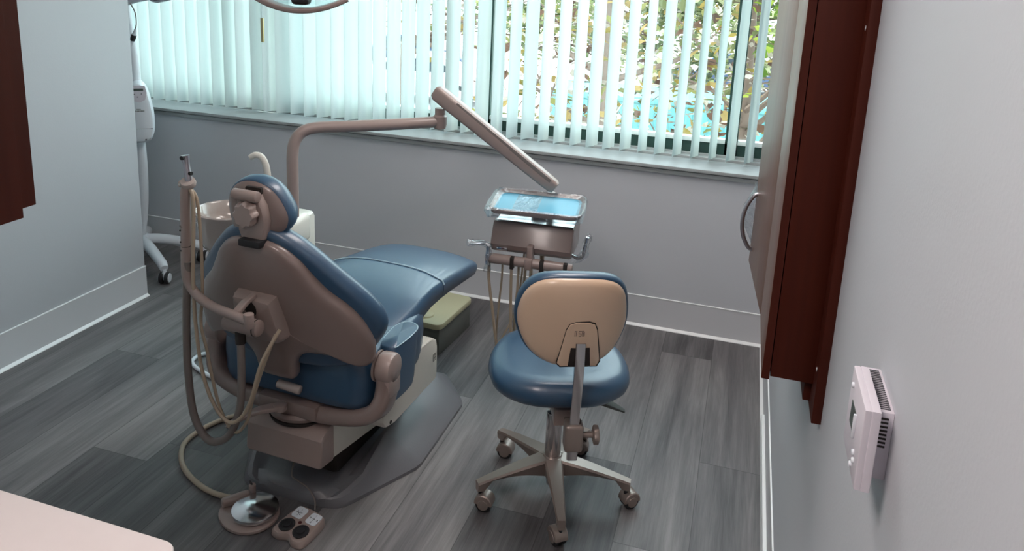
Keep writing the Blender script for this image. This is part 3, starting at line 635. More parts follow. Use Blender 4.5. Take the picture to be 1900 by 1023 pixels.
b = B(); sweep(b, [SP(0.024, BY-0.018, BZ-0.036), SP(0.024, BY-0.022, 0.55), SP(0.022, BY-0.020, 0.43), SP(0.022, BY-0.012, 0.290)], rrect(0.027, 0.012, 0.002), 5, up=fd); S_('back_stem', b, M['chrome'], ang=30)
Rz = Matrix.Rotation(R(20.5), 3, 'Z')
b = B(); box(b, SP(0.022, BY-0.008, 0.350), (0.052, 0.050, 0.082), Rz, 0.009, 3); cl = S_('stem_clamp', b, M['stoolm'])
b = B(); box(b, SP(0.022, -0.135, 0.345), (0.030, 0.11, 0.020), Rz, 0.003); S_('clamp_bracket', b, M['chrome'], cl)
b = B(); cyl(b, SP(0.045, BY-0.008, 0.352), SP(0.082, BY-0.008, 0.352), 0.0085, n=16); kr = [(0.025*(1+0.06*cos(6*a_)), a_) for a_ in [2*pi*i/48 for i in range(48)]]
loft(b, [[SP(x, BY-0.008+rr*k*cos(a_), 0.352+rr*k*sin(a_)) for rr, a_ in kr] for x, k in ((0.076, 0.55), (0.079, 0.97), (0.082, 1.0), (0.090, 1.0), (0.093, 0.95), (0.094, 0.8))]); S_('clamp_knob', b, M['stoolm'], cl)
b = B(); sweep(b, [SP(0.022, BY-0.014, 0.318), SP(0.022, BY-0.012, 0.278)], rrect(0.030, 0.016, 0.006), smooth=False, up=fd); S_('stem_end', b, M['chrome'])

# ================================================================== UTILITY BOX ON THE FLOOR
UF = Matrix.Translation((-1.114, 2.772, 0)) @ Matrix.Rotation(R(-5), 4, 'Z')
ub = thing('floor_box', 'low grey utility box with a yellowed cream lid, on the floor under the leg rest', 'utility box', UF)
b = B(); bx(b, (-0.235, 0.0, 0), (-0.003, 0.305, 0.118), 0.003); obj('housing', b, M['boxg'], ub, UF)
b = B(); prism(b, [(p[0], p[1]) for p in rrect(0.252, 0.325, 0.03, 6, -0.120, 0.152)], lambda x, y: (x, y, 0.116), lambda x, y: (x, y, 0.143), 0.007); obj('lid', b, M['lid'], ub, UF)
b = B(); lathe(b, [(0.040, -0.002), (0.036, 0.006), (0.022, 0.012), (0.0, 0.013)], (-0.10, 0.055, 0.142), n=30); obj('lid_boss', b, M['lid'], ub, UF)
b = B(); bx(b, (-0.2335, -0.0012, 0.004), (-0.012, 0.001, 0.10)); obj('end_panel', b, M['boxg'], ub, UF)

# ================================================================== CUSPIDOR + DELIVERY ARM
cu = thing('cuspidor', 'cream dental cuspidor with a glazed spit bowl, mostly hidden behind the patient chair', 'cuspidor', loc=(-1.575, 2.40, 0))
b = B(); prism(b, rrect(0.155, 0.22, 0.04, 6, -1.610, 2.41), lambda x, y: (x, y, 0.0), lambda x, y: (x, y, 0.665), 0.02); bx(b, (-1.70, 2.29, 0.56), (-1.522, 2.46, 0.678), 0.026, 3); obj('column', b, M['cream'], cu)
b = B(); bc = V((-1.790, 2.325, -0.022)); rings = []
pr = [(0.02, 0.560), (0.06, 0.562), (0.098, 0.572), (0.110, 0.600), (0.117, 0.690), (0.124, 0.700), (0.125, 0.708), (0.119, 0.712), (0.112, 0.706), (0.104, 0.670), (0.080, 0.632), (0.03, 0.620), (0.005, 0.618)]
for r, z in pr:
    rings.append([bc + V((r*cos(t)*1.06, r*sin(t)*0.95, z + (0.030*max(0, cos(t-R(15)))**3 if z > 0.65 else 0))) for t in [2*pi*i/48 for i in range(48)]])
loft(b, rings); obj('bowl', b, M['bowl'], cu, ang=60)
b = B(); tube(b, [(-1.632, 2.335, 0.68), (-1.628, 2.335, 0.80), (-1.632, 2.334, 0.865), (-1.648, 2.332, 0.902), (-1.672, 2.328, 0.911), (-1.692, 2.322, 0.900)], [0.0125, 0.0125, 0.012, 0.0115, 0.011, 0.0105], 16, 6); obj('spout', b, M['cream'], cu)

da = thing('delivery_arm', 'taupe jointed arm reaching from behind the chair to the instrument console, crossing the window', 'delivery arm', loc=(-1.557, 2.385, 0.688))
b = B(); tube(b, [(-1.557, 2.385, 0.665), (-1.557, 2.385, 0.82), (-1.557, 2.388, 0.92), (-1.550, 2.400, 0.968), (-1.528, 2.420, 0.998), (-1.485, 2.448, 1.010), (-1.40, 2.495, 1.014), (-1.25, 2.575, 1.022), (-1.105, 2.660, 1.032)], 0.0215, 22, 6); obj('lower_arm', b, M['shell2'], da)
e1 = V((-1.094, 2.668, 1.033))
b = B(); lathe(b, [(0.012, -0.030), (0.022, -0.026), (0.026, -0.01), (0.026, 0.020), (0.020, 0.026), (0.020, 0.052)], e1, n=28); obj('elbow', b, M['shell2'], da)
b = B(); p0, p1 = V((-1.112, 2.660, 1.150)), V((-0.622, 2.640, 0.838)); d_ = (p1-p0).normalized()
sweep(b, [p0, p0+d_*0.012, p0+d_*0.06, p1-d_*0.06, p1-d_*0.012, p1], rrect(0.052, 0.060, 0.014), smooth=False, up=V((0, 0, 1)), scale=[0.72, 0.97, 1.0, 0.86, 0.82, 0.62]); obj('upper_arm', b, M['shell2'], da, ang=30)
b = B(); sweep(b, [p0+d_*0.10+V((0.012, -0.0235, 0.016)), p1-d_*0.03+V((0.010, -0.021, 0.012))], rrect(0.004, 0.014, 0.001), smooth=False); obj('arm_groove', b, M['hose'], da)

# ================================================================== DELIVERY HEAD
HDF = Matrix.Translation((-0.676, 2.60, -0.030)) @ Matrix.Rotation(R(4), 4, 'Z')
hd = thing('instrument_console', 'taupe dental delivery console hanging on the jointed arm, with tubes below it', 'instrument console', HDF)
def H_(name, b, m, par=None, **k): return obj(name, b, m, par or hd, HDF, **k)
b = B(); prof = [(-0.072, .642), (-0.086, .655), (-0.090, .672), (-0.062, .730), (-0.050, .748), (0.10, .752), (0.112, .742), (0.112, .655), (0.10, .642)]
prism(b, prof, lambda x, y: (-0.150, x, y), lambda x, y: (0.146, x, y), 0.010); H_('console_body', b, M['shell'], ang=30)
b = B(); prism(b, [(-.055, .7485), (-.050, .753), (.11, .757), (.112, .750)], lambda x, y: (-0.138, x, y), lambda x, y: (0.143, x, y), 0.001); H_('steel_top', b, M['steel'])
b = B(); cyl(b, (0, 0.05, 0.752), (0, 0.05, 0.782), 0.03, n=24); cyl(b, (0.035, 0.085, 0.755), (0.035, 0.085, 0.835), 0.015, n=24); H_('support_post', b, M['shell2'])
b = B(); cyl(b, (-0.160, -0.102, 0.622), (0.156, -0.102, 0.618), 0.0185, n=26, bev=0.006)
H_('handpiece_bar', b, M['shell2'])
b = B(); bx(b, (-0.014, -0.128, 0.600), (0.014, -0.075, 0.642), 0.006); bx(b, (-0.010, -0.112, 0.62), (0.012, -0.072, 0.685), 0.005); H_('bar_mount', b, M['shell2'])
b = B(); bx(b, (-0.125, -0.094, 0.650), (-0.085, -0.080, 0.664), 0.003); H_('air_switch', b, M['chrome'])
for x in (-0.060, 0.047, 0.132):
    b = B(); bx(b, (x-0.007, -0.1245, 0.596), (x+0.007, -0.102, 0.640), 0.002); H_('instrument_clip', b, M['slot'])
for (x0, y0, x1, rr, zlow) in ((-0.147, -0.10, -0.10, 0.0055, 0.22), (-0.108, -0.06, -0.125, 0.0038, 0.24), (-0.062, -0.11, -0.050, 0.0055, 0.25), (-0.045, -0.07, -0.055, 0.0045, 0.27), (0.046, -0.11, 0.030, 0.0050, 0.27), (0.075, -0.06, 0.05, 0.0038, 0.30)):
    b = B(); tube(b, [(x0, y0, 0.612), (x0+0.001, y0-0.002, 0.54), (x0+0.4*(x1-x0), y0, 0.42), (x0+0.8*(x1-x0), y0+0.01, zlow+0.06), (x1, y0+0.05, zlow), (x1*0.7, y0+0.12, zlow+0.08), (x1*0.5, 0.06, 0.45), (x1*0.4, 0.06, 0.645)], rr, 10, 6); H_('tube', b, M['hosec'])
# arms with plastic sleeves at both ends
b = B(); tube(b, [(0.138, -0.05, 0.652), (0.165, -0.06, 0.646), (0.186, -0.070, 0.660), (0.192, -0.075, 0.695), (0.200, -0.08, 0.735)], 0.006, 10, 5); H_('side_handle', b, M['chrome'])
def crumple(o_pts, amp, seed): 
    return [p + V((noise.noise(p*60+V((seed, 0, 0))), noise.noise(p*60+V((0, seed, 0))), noise.noise(p*60+V((0, 0, seed)))))*amp for p in o_pts]
def sleeve(pts, r, seed, k=6, flat=0.5):
    b = B(); P = spl(pts, k); T, Fm = frames(P); rings = []
    for i in range(len(P)):
        t = i/(len(P)-1); rad = r[0]+(r[1]-r[0])*t
        rings.append(crumple([P[i] + Fm[i][0]*cos(2*pi*j/16)*rad + Fm[i][1]*sin(2*pi*j/16)*rad*flat for j in range(16)], 0.012, seed))
    loft(b, rings, cap=False); return b
o = obj('handle_sleeve', sleeve([(0.150, -0.055, 0.642), (0.180, -0.068, 0.650), (0.194, -0.075, 0.690), (0.208, -0.08, 0.750)], (0.014, 0.012), 3.0), M['film'], None, HDF); tag(o, 'clear crinkled plastic sleeve over the right handle of the instrument console', 'plastic sleeve')
b = B(); tube(b, [(-0.150, -0.112, 0.60), (-0.150, -0.116, 0.64), (-0.150, -0.118, 0.672), (-0.172, -0.135, 0.684), (-0.212, -0.15, 0.682)], [0.007, 0.0075, 0.0055, 0.0035, 0.002], 10, 5)
o = obj('air_water_syringe', b, M['steel'], None, HDF); tag(o, 'thin metal air water syringe hanging at the left end of the console bar', 'dental syringe')
o = obj('syringe_sleeve', sleeve([(-0.150, -0.112, 0.575), (-0.150, -0.116, 0.63), (-0.151, -0.119, 0.672), (-0.175, -0.135, 0.688), (-0.218, -0.152, 0.684)], (0.013, 0.011), 7.0, 6, 0.8), M['film'], None, HDF); tag(o, 'clear crinkled plastic sleeve over the syringe at the left end of the console', 'plastic sleeve')

# tray on the console
TF = Matrix.Translation((-0.666, 2.572, 0.783)) @ Matrix.Rotation(R(6), 4, 'Z') @ Matrix.Rotation(R(6), 4, 'X')
ty = thing('instrument_tray', 'rectangular instrument tray with a bright blue liner, on top of the console', 'tray', TF)
oo = rrect(0.330, 0.196, 0.033, 7)
b = B(); pillow(b, oo, [(0.02, -0.006), (0.90, -0.006), (0.97, -0.004), (1.0, 0.012), (0.99, 0.015), (0.955, 0.006), (0.93, 0.0025), (0.02, 0.0025)], lambda x, y, h: V((x, y, h))); obj('tray_body', b, M['shell2'], ty, TF)
b = B(); pillow(b, [(x*0.915, y*0.89) for x, y in oo], [(0.02, 0.002), (0.99, 0.002), (1.0, 0.0035), (0.02, 0.004)], lambda x, y, h: V((x, y, h))); obj('liner', b, M['trayb'], ty, TF)
b = B(); n_ = 14
vs = [[b.verts.new((-0.085+0.09*i/n_, -0.070+0.140*j/n_, 0.0065+0.005*noise.noise(V((i*0.55, j*0.45, 2))))) for j in range(n_+1)] for i in range(n_+1)]
for i in range(n_):
    for j in range(n_): b.faces.new((vs[i][j], vs[i+1][j], vs[i+1][j+1], vs[i][j+1]))
o = obj('sterilization_pouch', b, M['film'], None, TF); tag(o, 'clear plastic pouch lying flat on the left half of the blue tray', 'plastic pouch')
# clear barrier film wrapped round the rim
b = B(); rings = []
for s, h in ((0.86, 0.0075), (0.93, 0.010), (0.99, 0.0185), (1.025, 0.014), (1.035, 0.0), (1.02, -0.013), (0.93, -0.014)):
    rr = []
    for j, p in enumerate([q for q in spl(oo, 3, True)]):
        f = 1 + 0.35*noise.noise(V((p.x*25, p.y*25, s*9))); q = V((p.x*(1+(s-1)*1.0), p.y*(1+(s-1)*1.3), h*f))
        q += V((p.x, p.y, 0)).normalized()*0.006*noise.noise(V((p.x*40, p.y*40, h*300)))
        if p.x < -0.12 and s > 1: q += V((-0.010, -0.008 if p.y < 0 else 0.004, 0))
        rr.append(q)
    rings.append(rr)
loft(b, rings, cap=False); o = obj('tray_barrier_film', b, M['film'], None, TF); tag(o, 'crinkled clear plastic film wrapped round the rim of the blue tray', 'plastic wrap')

# ================================================================== FOOT CONTROLS AND FLOOR HOSES
fc = thing('foot_pedal', 'round chrome disc foot pedal with tan rim, on the floor before the chair', 'foot control', loc=(-1.245, 1.690, 0))
pc_ = V((-1.256, 1.683, 0))
b = B(); rim = [(0.080*cos(a), 0.080*sin(a)) for a in [2*pi*i/48 for i in range(48)]]
rim = [(x - 0.024*max(0, -x/0.080)**2, y) for x, y in rim]
pillow(b, rim, [(0.02, 0.0), (0.97, 0.0), (1.0, 0.004), (0.985, 0.010), (0.93, 0.013), (0.02, 0.013)], lambda x, y, h: pc_+V((x, y-0.004, h))); obj('rim', b, M['shell2'], fc)
b = B(); lathe(b, [(0.062, 0.016), (0.0665, 0.017), (0.068, 0.023), (0.0665, 0.029), (0.063, 0.031), (0.0, 0.040)], pc_+V((0.006, 0.004, 0)), n=72)
m_ = mat('spun_chrome', (0.72, 0.72, 0.74), 0.14, 1.0, var=0.02)
t_ = m_.node_tree; bs_ = t_.nodes['Principled BSDF']; bs_.inputs['Anisotropic'].default_value = 0.85; tg = t_.nodes.new('ShaderNodeTangent'); tg.direction_type = 'RADIAL'; tg.axis = 'Z'; t_.links.new(tg.outputs[0], bs_.inputs['Tangent'])
dk = obj('disc', b, m_, fc, ang=25)
b = B(); cyl(b, pc_+V((0.004, 0.004, 0.012)), pc_+V((0.004, 0.004, 0.018)), 0.060, n=40); obj('gap_ring', b, M['slot'], fc)
b = B(); box(b, pc_+V((-0.074, 0.022, 0.022)), (0.026, 0.085, 0.026), Matrix.Rotation(R(-38), 3, 'Z'), 0.008, 3); obj('hose_block', b, M['shell2'], fc)
b = B(); cyl(b, pc_+V((-0.046, 0.064, 0.020)), pc_+V((-0.046, 0.064, 0.048)), 0.011, n=18, bev=0.002); obj('toggle_collar', b, M['shell2'], fc)
b = B(); cyl(b, pc_+V((-0.046, 0.064, 0.047)), pc_+V((-0.060, 0.070, 0.052)), 0.003, n=8); obj('toggle', b, M['slot'], fc)

PF = Matrix.Translation((-1.094, 1.676, 0)) @ Matrix.Rotation(R(-12), 4, 'Z') @ Matrix.Scale(0.9, 4)
fp = thing('foot_switch', 'small tan two-dial foot switch with white symbol plates, on the floor beside the chrome pedal', 'foot switch', PF)
fo = [(p.x, p.y) for p in spl([(-0.062, -0.060), (-0.030, -0.066), (0.0, -0.052), (0.030, -0.066), (0.062, -0.060), (0.068, -0.03), (0.060, 0.045), (0.040, 0.066), (-0.040, 0.066), (-0.060, 0.045), (-0.068, -0.03)], 4, True)]
zt_ = lambda x, y, h: V((x, y, h*(1+0.25*(y/0.07))))
b = B(); pillow(b, fo, [(0.02, 0.0), (0.97, 0.0), (1.0, 0.005), (0.97, 0.022), (0.91, 0.028), (0.02, 0.029)], zt_, (0, 0)); obj('housing', b, M['shell2'], fp, PF)
for sx in (-1, 1):
    b = B(); lathe(b, [(0.026, 0.0), (0.0265, 0.003), (0.022, 0.004), (0.021, 0.0025), (0.013, 0.0025), (0.012, 0.006), (0.0, 0.0065)], (sx*0.030, -0.024, 0.0265), V((0, -0.09, 1)), 36); obj('dial', b, M['dark'], fp, PF)
    b = B(); pillow(b, rrect(0.042, 0.044, 0.009, 5, sx*0.030, 0.034), [(0.02, 0.0275), (1, 0.0275), (1, 0.0300), (0.02, 0.0300)], zt_); sp_ = obj('symbol_plate', b, M['white'], fp, PF)
    b = B(); cx, cy_ = sx*0.030, 0.034
    def ln(x0, y0, x1, y1, r=0.0006): cyl(b, zt_(cx+x0, cy_+y0, 0.0303), zt_(cx+x1, cy_+y1, 0.0303), r, n=5)
    if sx > 0:
        ln(-.006, 0, .006, 0); ln(0, -.007, 0, .007)
        ln(-.001, .012, -.001, .017); ln(-.002, .0165, -.001, .017)                   # 1
        ln(.012, .002, .016, .002); ln(.016, .002, .016, 0); ln(.016, 0, .012, -.002); ln(.012, -.002, .016, -.002)   # 2
        ln(-.002, -.012, .002, -.012); ln(.002, -.012, 0, -.0145); ln(0, -.0145, .002, -.017); ln(.002, -.017, -.002, -.017)   # 3
        for k in range(8): ln(-.014+.0022*cos(k*pi/4), .0026*sin(k*pi/4), -.014+.0022*cos((k+1)*pi/4), .0026*sin((k+1)*pi/4))  # 0
    else:
        ln(-.012, -.002, -.002, -.003, .0008); ln(-.002, -.003, .010, .001, .0008); ln(-.010, .005, -.002, -.003); ln(-.002, -.003, .004, -.008); ln(.004, -.008, .010, -.009); ln(0, .004, 0, .012, .0005); ln(0, -.014, 0, -.009, .0005)
    obj('symbols', b, M['ink'], sp_, PF)
b = B(); lathe(b, [(0.006, 0), (0.006, 0.002), (0.0, 0.003)], (0, 0.003, 0.029), n=14); obj('indicator', b, mat('dark_red_lens', (0.08, 0.02, 0.02), 0.3), fp, PF)
b = B(); tube(b, [(-1.215, 1.888, 0.110), (-1.222, 1.862, 0.09), (-1.222, 1.835, 0.045), (-1.195, 1.826, 0.036), (-1.150, 1.808, 0.036), (-1.105, 1.776, 0.030), (-1.088, 1.750, 0.018)], 0.0026, 8, 6)
tag(obj('switch_cable', b, M['hose']), 'thin grey cable running over the base plate to the foot switch', 'cable')
b = B(); tube(b, [(-1.48, 2.17, 0.010), (-1.56, 2.135, 0.009), (-1.628, 2.070, 0.009), (-1.668, 1.985, 0.009), (-1.672, 1.895, 0.009), (-1.625, 1.820, 0.009), (-1.555, 1.765, 0.009), (-1.46, 1.725, 0.009), (-1.38, 1.712, 0.012), (-1.318, 1.715, 0.018)], 0.0085, 12, 6)
tag(obj('floor_hose', b, M['hosec']), 'tan hose curving over the floor from the chair base to the chrome pedal', 'hose')
b = B(); tube(b, [(-1.700, 2.44, 0.10), (-1.78, 2.45, 0.03), (-1.92, 2.44, 0.009), (-2.01, 2.41, 0.009), (-2.00, 2.33, 0.009), (-1.85, 2.27, 0.009), (-1.72, 2.26, 0.009)], 0.008, 10, 6)
tag(obj('water_hose', b, M['white']), 'white hose looping beside the left foot of the patient chair', 'hose')

# ================================================================== RIGHT WALL CABINET
cb = thing('wall_cabinet', 'dark cherry wall cabinet hung on the right wall, its far door ajar', 'cabinet', loc=(XR, 1.45, 0.86))
b = B(); bx(b, (0.105, 1.452, 0.868), (0.184, 2.12, 2.05), 0.0008); obj('body', b, M['cherry'], cb)
b = B(); bx(b, (0.183, 1.405, 0.813), (XR, 2.14, 2.06), 0.0008); bpn = obj('backing_panel', b, M['cherry'], cb)
b = B(); bx(b, (0.170, 1.47, 0.822), (0.184, 2.10, 0.869), 0.0008); obj('bottom_rail', b, M['cherry'], cb)
for z in (0.912, 1.545):
    b = B(); lathe(b, [(0.0045, 0), (0.0045, 0.0006), (0.0035, 0.0009)], (0.1831, 1.428, z), V((-1, 0, 0)), 16); obj('hole_cap', b, M['white'], bpn)
b = B(); bx(b, (0.0885, 1.450, 0.862), (0.1035, 1.742, 2.04), 0.001); obj('door', b, M['door'], cb, label='brown laminate door, closed')
b = B(); bx(b, (0.0890, 1.4492, 0.8625), (0.1033, 1.4502, 2.04)); obj('door_edge', b, M['cherry'], cb)
D2 = Matrix.Translation((0.0885, 1.746, 0)) @ Matrix.Rotation(R(4.8), 4, 'Z')
b = B(); bx(b, (0, 0.0, 0.862), (0.015, 0.355, 2.04), 0.001); d2 = obj('door', b, M['door'], cb, D2, label='brown laminate door standing ajar, with a bow handle')
b = B(); tube(b, [(0.002, 0.318, 1.062), (-0.010, 0.318, 1.056), (-0.026, 0.318, 1.025), (-0.032, 0.318, 0.985), (-0.026, 0.318, 0.945), (-0.010, 0.318, 0.914), (0.002, 0.318, 0.908)], 0.0055, 12, 6); obj('handle', b, M['metalrim'], d2, D2)
b = B(); n_ = 16; rng = random.Random(3)
P = []
for i in range(n_+1):
    row = []
    for j in range(7):
        y = 0.345+0.05*j/6; z = 0.915+0.165*i/n_; row.append(V((0.004-0.030*sin(pi*j/6)*sin(pi*(i+0.6)/(n_+1))+0.012*noise.noise(V((i*0.6, j*0.8, 4))), y, z)))
    P.append([b.verts.new(p) for p in row])
for i in range(n_):
    for j in range(6): b.faces.new((P[i][j], P[i+1][j], P[i+1][j+1], P[i][j+1]))
o = obj('plastic_bag', b, M['film'], None, D2 @ Matrix.Translation((0, -0.01, 0))); tag(o, 'small clear plastic bag hanging behind the bow handle of the wall cabinet', 'plastic bag')

# ================================================================== THERMOSTAT
th = thing('thermostat', 'small white box thermostat with vent slots, on the right wall in the foreground', 'thermostat', loc=(XR, 0.9, 1.10))
b = B(); bx(b, (0.1795, 0.878, 1.062), (XR, 0.985, 1.147), 0.001); bk = obj('back_box', b, M['pinkw'], th)
b = B(); prism(b, [(0.850, 1.060), (0.850, 1.160), (0.957, 1.160), (0.957, 1.060)], lambda y, z: (0.181, y*1.0, z), lambda y, z: (0.1715, y, z), 0.0012); obj('case_rear', b, M['pinkw'], th)
b = B(); prism(b, [(0.8505, 1.0605), (0.8505, 1.1595), (0.9565, 1.1595), (0.9565, 1.0605)], lambda y, z: (0.1722, y, z), lambda y, z: (0.1640, y, z), 0.0018); fc_ = obj('case_front', b, M['pinkw'], th)
b = B(); bx(b, (0.1712, 0.8512, 1.0612), (0.1724, 0.9558, 1.1588)); obj('case_seam', b, M['ink'], th)
b = B(); bx(b, (0.1632, 0.895, 1.100), (0.1645, 0.930, 1.128)); obj('display', b, M['lcd'], fc_)
b = B(); bx(b, (0.1605, 0.890, 1.100), (0.1642, 0.894, 1.130), 0.001); obj('display_flap', b, M['white'], fc_)
for (y, z) in ((0.938, 1.143), (0.878, 1.090), (0.872, 1.083), (0.885, 1.070)):
    b = B(); lathe(b, [(0.0035, 0), (0.0035, 0.0018), (0.0025, 0.0028)], (0.164, y, z), V((-1, 0, 0)), 14); obj('button', b, M['white'], fc_)
for i in range(22):
    y = 0.884+0.0044*i; b = B(); bx(b, (0.1835, y, 1.1462), (0.1965, y+0.0018, 1.1478)); obj('vent_slot', b, M['ink'], bk)
for i in range(8):
    z = 1.139-0.0050*i; b = B(); bx(b, (0.1835, 0.8772, z-0.0011), (0.1945, 0.8788, z+0.0011)); obj('vent_slot', b, M['slot'], bk)

# ================================================================== NEAR LEFT CABINETS AND COUNTER
co = rrect(0.66, 0.60, 0.018, 6, -0.94, 0.376)
b = B(); prism(b, rrect(0.66, 1.10, 0.022, 6, -0.939, 0.125), lambda x, y: (x, y, 0.865), lambda x, y: (x, y, 0.900), 0.004)
o = obj('countertop', b, M['counter']); root_here(o, (-0.94, 0.125, 0.865)); tag(o, 'pale pinkish laminate countertop with a rounded corner, at the lower left', 'countertop')
bcab = thing('base_cabinet', 'cherry base cabinet under the pale countertop', 'cabinet', loc=(-0.94, 0.125, 0))
b = B(); bx(b, (-1.248, -0.40, 0.0), (-0.66, 0.655, 0.865)); obj('body', b, M['cherry'], bcab)
for k in range(2):
    b = B(); bx(b, (-0.66, -0.39+0.525*k, 0.11), (-0.642, 0.125+0.525*k, 0.855), 0.001); obj('door', b, M['door'], bcab)
uc = thing('upper_cabinet', 'dark cherry upper cabinet at the upper left edge, over the countertop', 'cabinet', loc=(-1.05, 0.3, 1.277))
b = B(); bx(b, (-1.248, -0.40, 1.277), (-0.900, 0.766, 2.15), 0.0008); obj('body', b, M['cherry'], uc)
for k in range(2):
    b = B(); bx(b, (-0.899, -0.40+0.572*k, 1.2715), (-0.881, 0.168+0.562*k, 2.145), 0.0008); obj('door', b, M['cherry'], uc)

# ================================================================== WHITE LAMP ON A WHEELED STAND
wl = thing('floor_lamp', 'white dental whitening lamp on a wheeled stand, behind the left wall corner', 'medical lamp', loc=(-2.98, 3.13, 0))
hb_ = V((-2.98, 3.13, 0))
b = B(); lathe(b, [(0.05, 0.085), (0.058, 0.10), (0.05, 0.135), (0.035, 0.15)], hb_); obj('hub', b, M['white'], wl)
for (x, y) in ((-2.640, 2.925), (-2.665, 3.262), (-3.12, 3.345), (-3.31, 3.08), (-3.07, 2.82)):
    e = V((x, y, 0)); d = (e-hb_); L_ = d.length; d.normalize(); e = hb_ + d*(L_-0.025)
    b = B(); tube(b, [hb_+V((0, 0, 0.118)), hb_+d*(L_*0.35)+V((0, 0, 0.122)), hb_+d*(L_*0.8)+V((0, 0, 0.098)), e+V((0, 0, 0.078))], [0.033, 0.029, 0.026, 0.024, 0.020], 16, 5); lg_ = obj('leg', b, M['white'], wl)
    b = B(); cyl(b, e+V((0, 0, 0.045)), e+V((0, 0, 0.072)), 0.009, n=12); bx(b, e+V((-0.007, -0.012, 0.02)), e+V((0.007, 0.012, 0.06)), 0.002); obj('caster_fork', b, M['white'], lg_)
    ax = V((0.94, 0.33, 0))
    for sg in (-1, 1):
        c0 = e + ax*sg*0.014 + V((0, 0, 0.030)); b = B(); lathe(b, [(0.0, -0.009), (0.026, -0.009), (0.030, -0.005), (0.030, 0.005), (0.026, 0.009), (0, 0.009)], c0, ax, 26); obj('wheel', b, M['dark'], lg_)
        b = B(); lathe(b, [(0.0, 0.0), (0.024, 0.0), (0.022, 0.003), (0.0, 0.003)], c0+ax*sg*0.009, ax*sg, 24); obj('wheel_cap', b, M['white'], lg_)
b = B(); tube(b, [(-2.975, 3.13, 0.14), (-2.945, 3.125, 0.30), (-2.930, 3.12, 0.50), (-2.935, 3.12, 0.72)], [0.024, 0.026, 0.028, 0.026], 20, 6); obj('column', b, M['white'], wl)
b = B(); tube(b, [(-2.935, 3.115, 0.95), (-2.945, 3.12, 1.10), (-2.965, 3.12, 1.30), (-2.975, 3.12, 1.50)], [0.030, 0.024, 0.020, 0.018], 18, 5); obj('upper_column', b, M['white'], wl)
cf = [(0, .672), (.030, .674), (.052, .690), (.066, .73), (.068, .80), (.060, .87), (.044, .94), (.026, .975), (0, .985)]
hf = [(p.x, p.y) for p in spl(mirror(cf)[::-1], 4, True)]
WF = Matrix.Translation((-2.885, 3.075, 0)) @ Matrix.Rotation(R(38), 4, 'Z')
b = B(); pillow(b, hf, [(0.02, -0.042), (0.75, -0.042), (0.92, -0.034), (1.0, -0.012), (1.0, 0.03), (0.9, 0.05), (0.02, 0.05)], lambda x, v, h: V((x, h, v)), (0, .82)); ct = obj('control_box', b, M['white'], wl, WF)
b = B(); pillow(b, [(p[0], p[1]) for p in rrect(0.058, 0.012, 0.002, 3, 0, 0.946)], [(0.02, -0.0435), (1, -0.0435), (1, -0.03), (0.02, -0.03)], lambda x, v, h: V((x, h, v))); obj('display', b, M['lcd'], ct, WF)
b = B(); pillow(b, [(-.040, .965), (.036, .965), (.044, .93), (.035, .895), (.01, .882), (-.02, .890), (-.040, .91)], [(0.02, -0.0428), (1, -0.0428), (1, -0.030), (0.02, -0.030)], lambda x, v, h: V((x, h, v))); obj('key_panel', b, M['pinkw'], ct, WF)
for (x, v) in ((-.012, .924), (.020, .925), (.002, .910)):
    b = B(); bx(b, (x-.003, -0.0442, v-.0018), (x+.003, -0.042, v+.0018)); obj('key', b, M['ink'], ct, WF)
b = B()
for (x0, x1, v) in ((-.006, .014, .846), (-.018, .030, .836)):
    for k in range(int((x1-x0)/0.004)): bx(b, (x0+0.004*k, -0.0438, v), (x0+0.004*k+0.0025, -0.042, v+(0.004 if v > .84 else 0.006)))
obj('lettering', b, M['boxg'], ct, WF)
b = B(); bx(b, (-0.062, -0.0430, 0.7480), (0.062, -0.030, 0.7490)); cyl(b, (0.028, -0.044, 0.692), (0.028, -0.036, 0.692), 0.004, n=10); obj('lower_seam', b, M['ink'], ct, WF)
b = B(); tube(b, [(-2.975, 3.12, 1.36), (-2.90, 3.13, 1.385), (-2.80, 3.14, 1.405)], 0.018, 16, 4); ar = obj('swing_arm', b, M['white'], wl)
b = B(); tube(b, [(-2.83, 3.14, 1.392), (-2.80, 3.145, 1.398), (-2.73, 3.16, 1.412), (-2.66, 3.17, 1.432)], [0.018, 0.030, 0.026, 0.014], 18, 6); obj('arm_joint', b, M['metalrim'], wl)
b = B(); tube(b, [(-2.92, 3.10, 1.362), (-2.885, 3.09, 1.32), (-2.872, 3.08, 1.27), (-2.882, 3.08, 1.235)], 0.003, 8, 6); obj('handset_cable', b, M['hose'], wl)
b = B(); tube(b, [(-2.905, 3.08, 1.165), (-2.93, 3.08, 1.130), (-2.96, 3.09, 1.125)], 0.003, 8, 5); obj('handset_cable', b, M['hose'], wl)
b = B(); tube(b, [(-2.876, 3.078, 1.243), (-2.886, 3.078, 1.215), (-2.902, 3.078, 1.18), (-2.918, 3.078, 1.150), (-2.93, 3.08, 1.138)], [0.005, 0.010, 0.0105, 0.009, 0.004], 14, 5); hs_ = obj('handset', b, M['white'], wl)
b = B(); cyl(b, (-2.888, 3.078, 1.212), (-2.901, 3.078, 1.183), 0.0125, n=16, bev=0.002); obj('grip_ring', b, M['dark'], hs_)

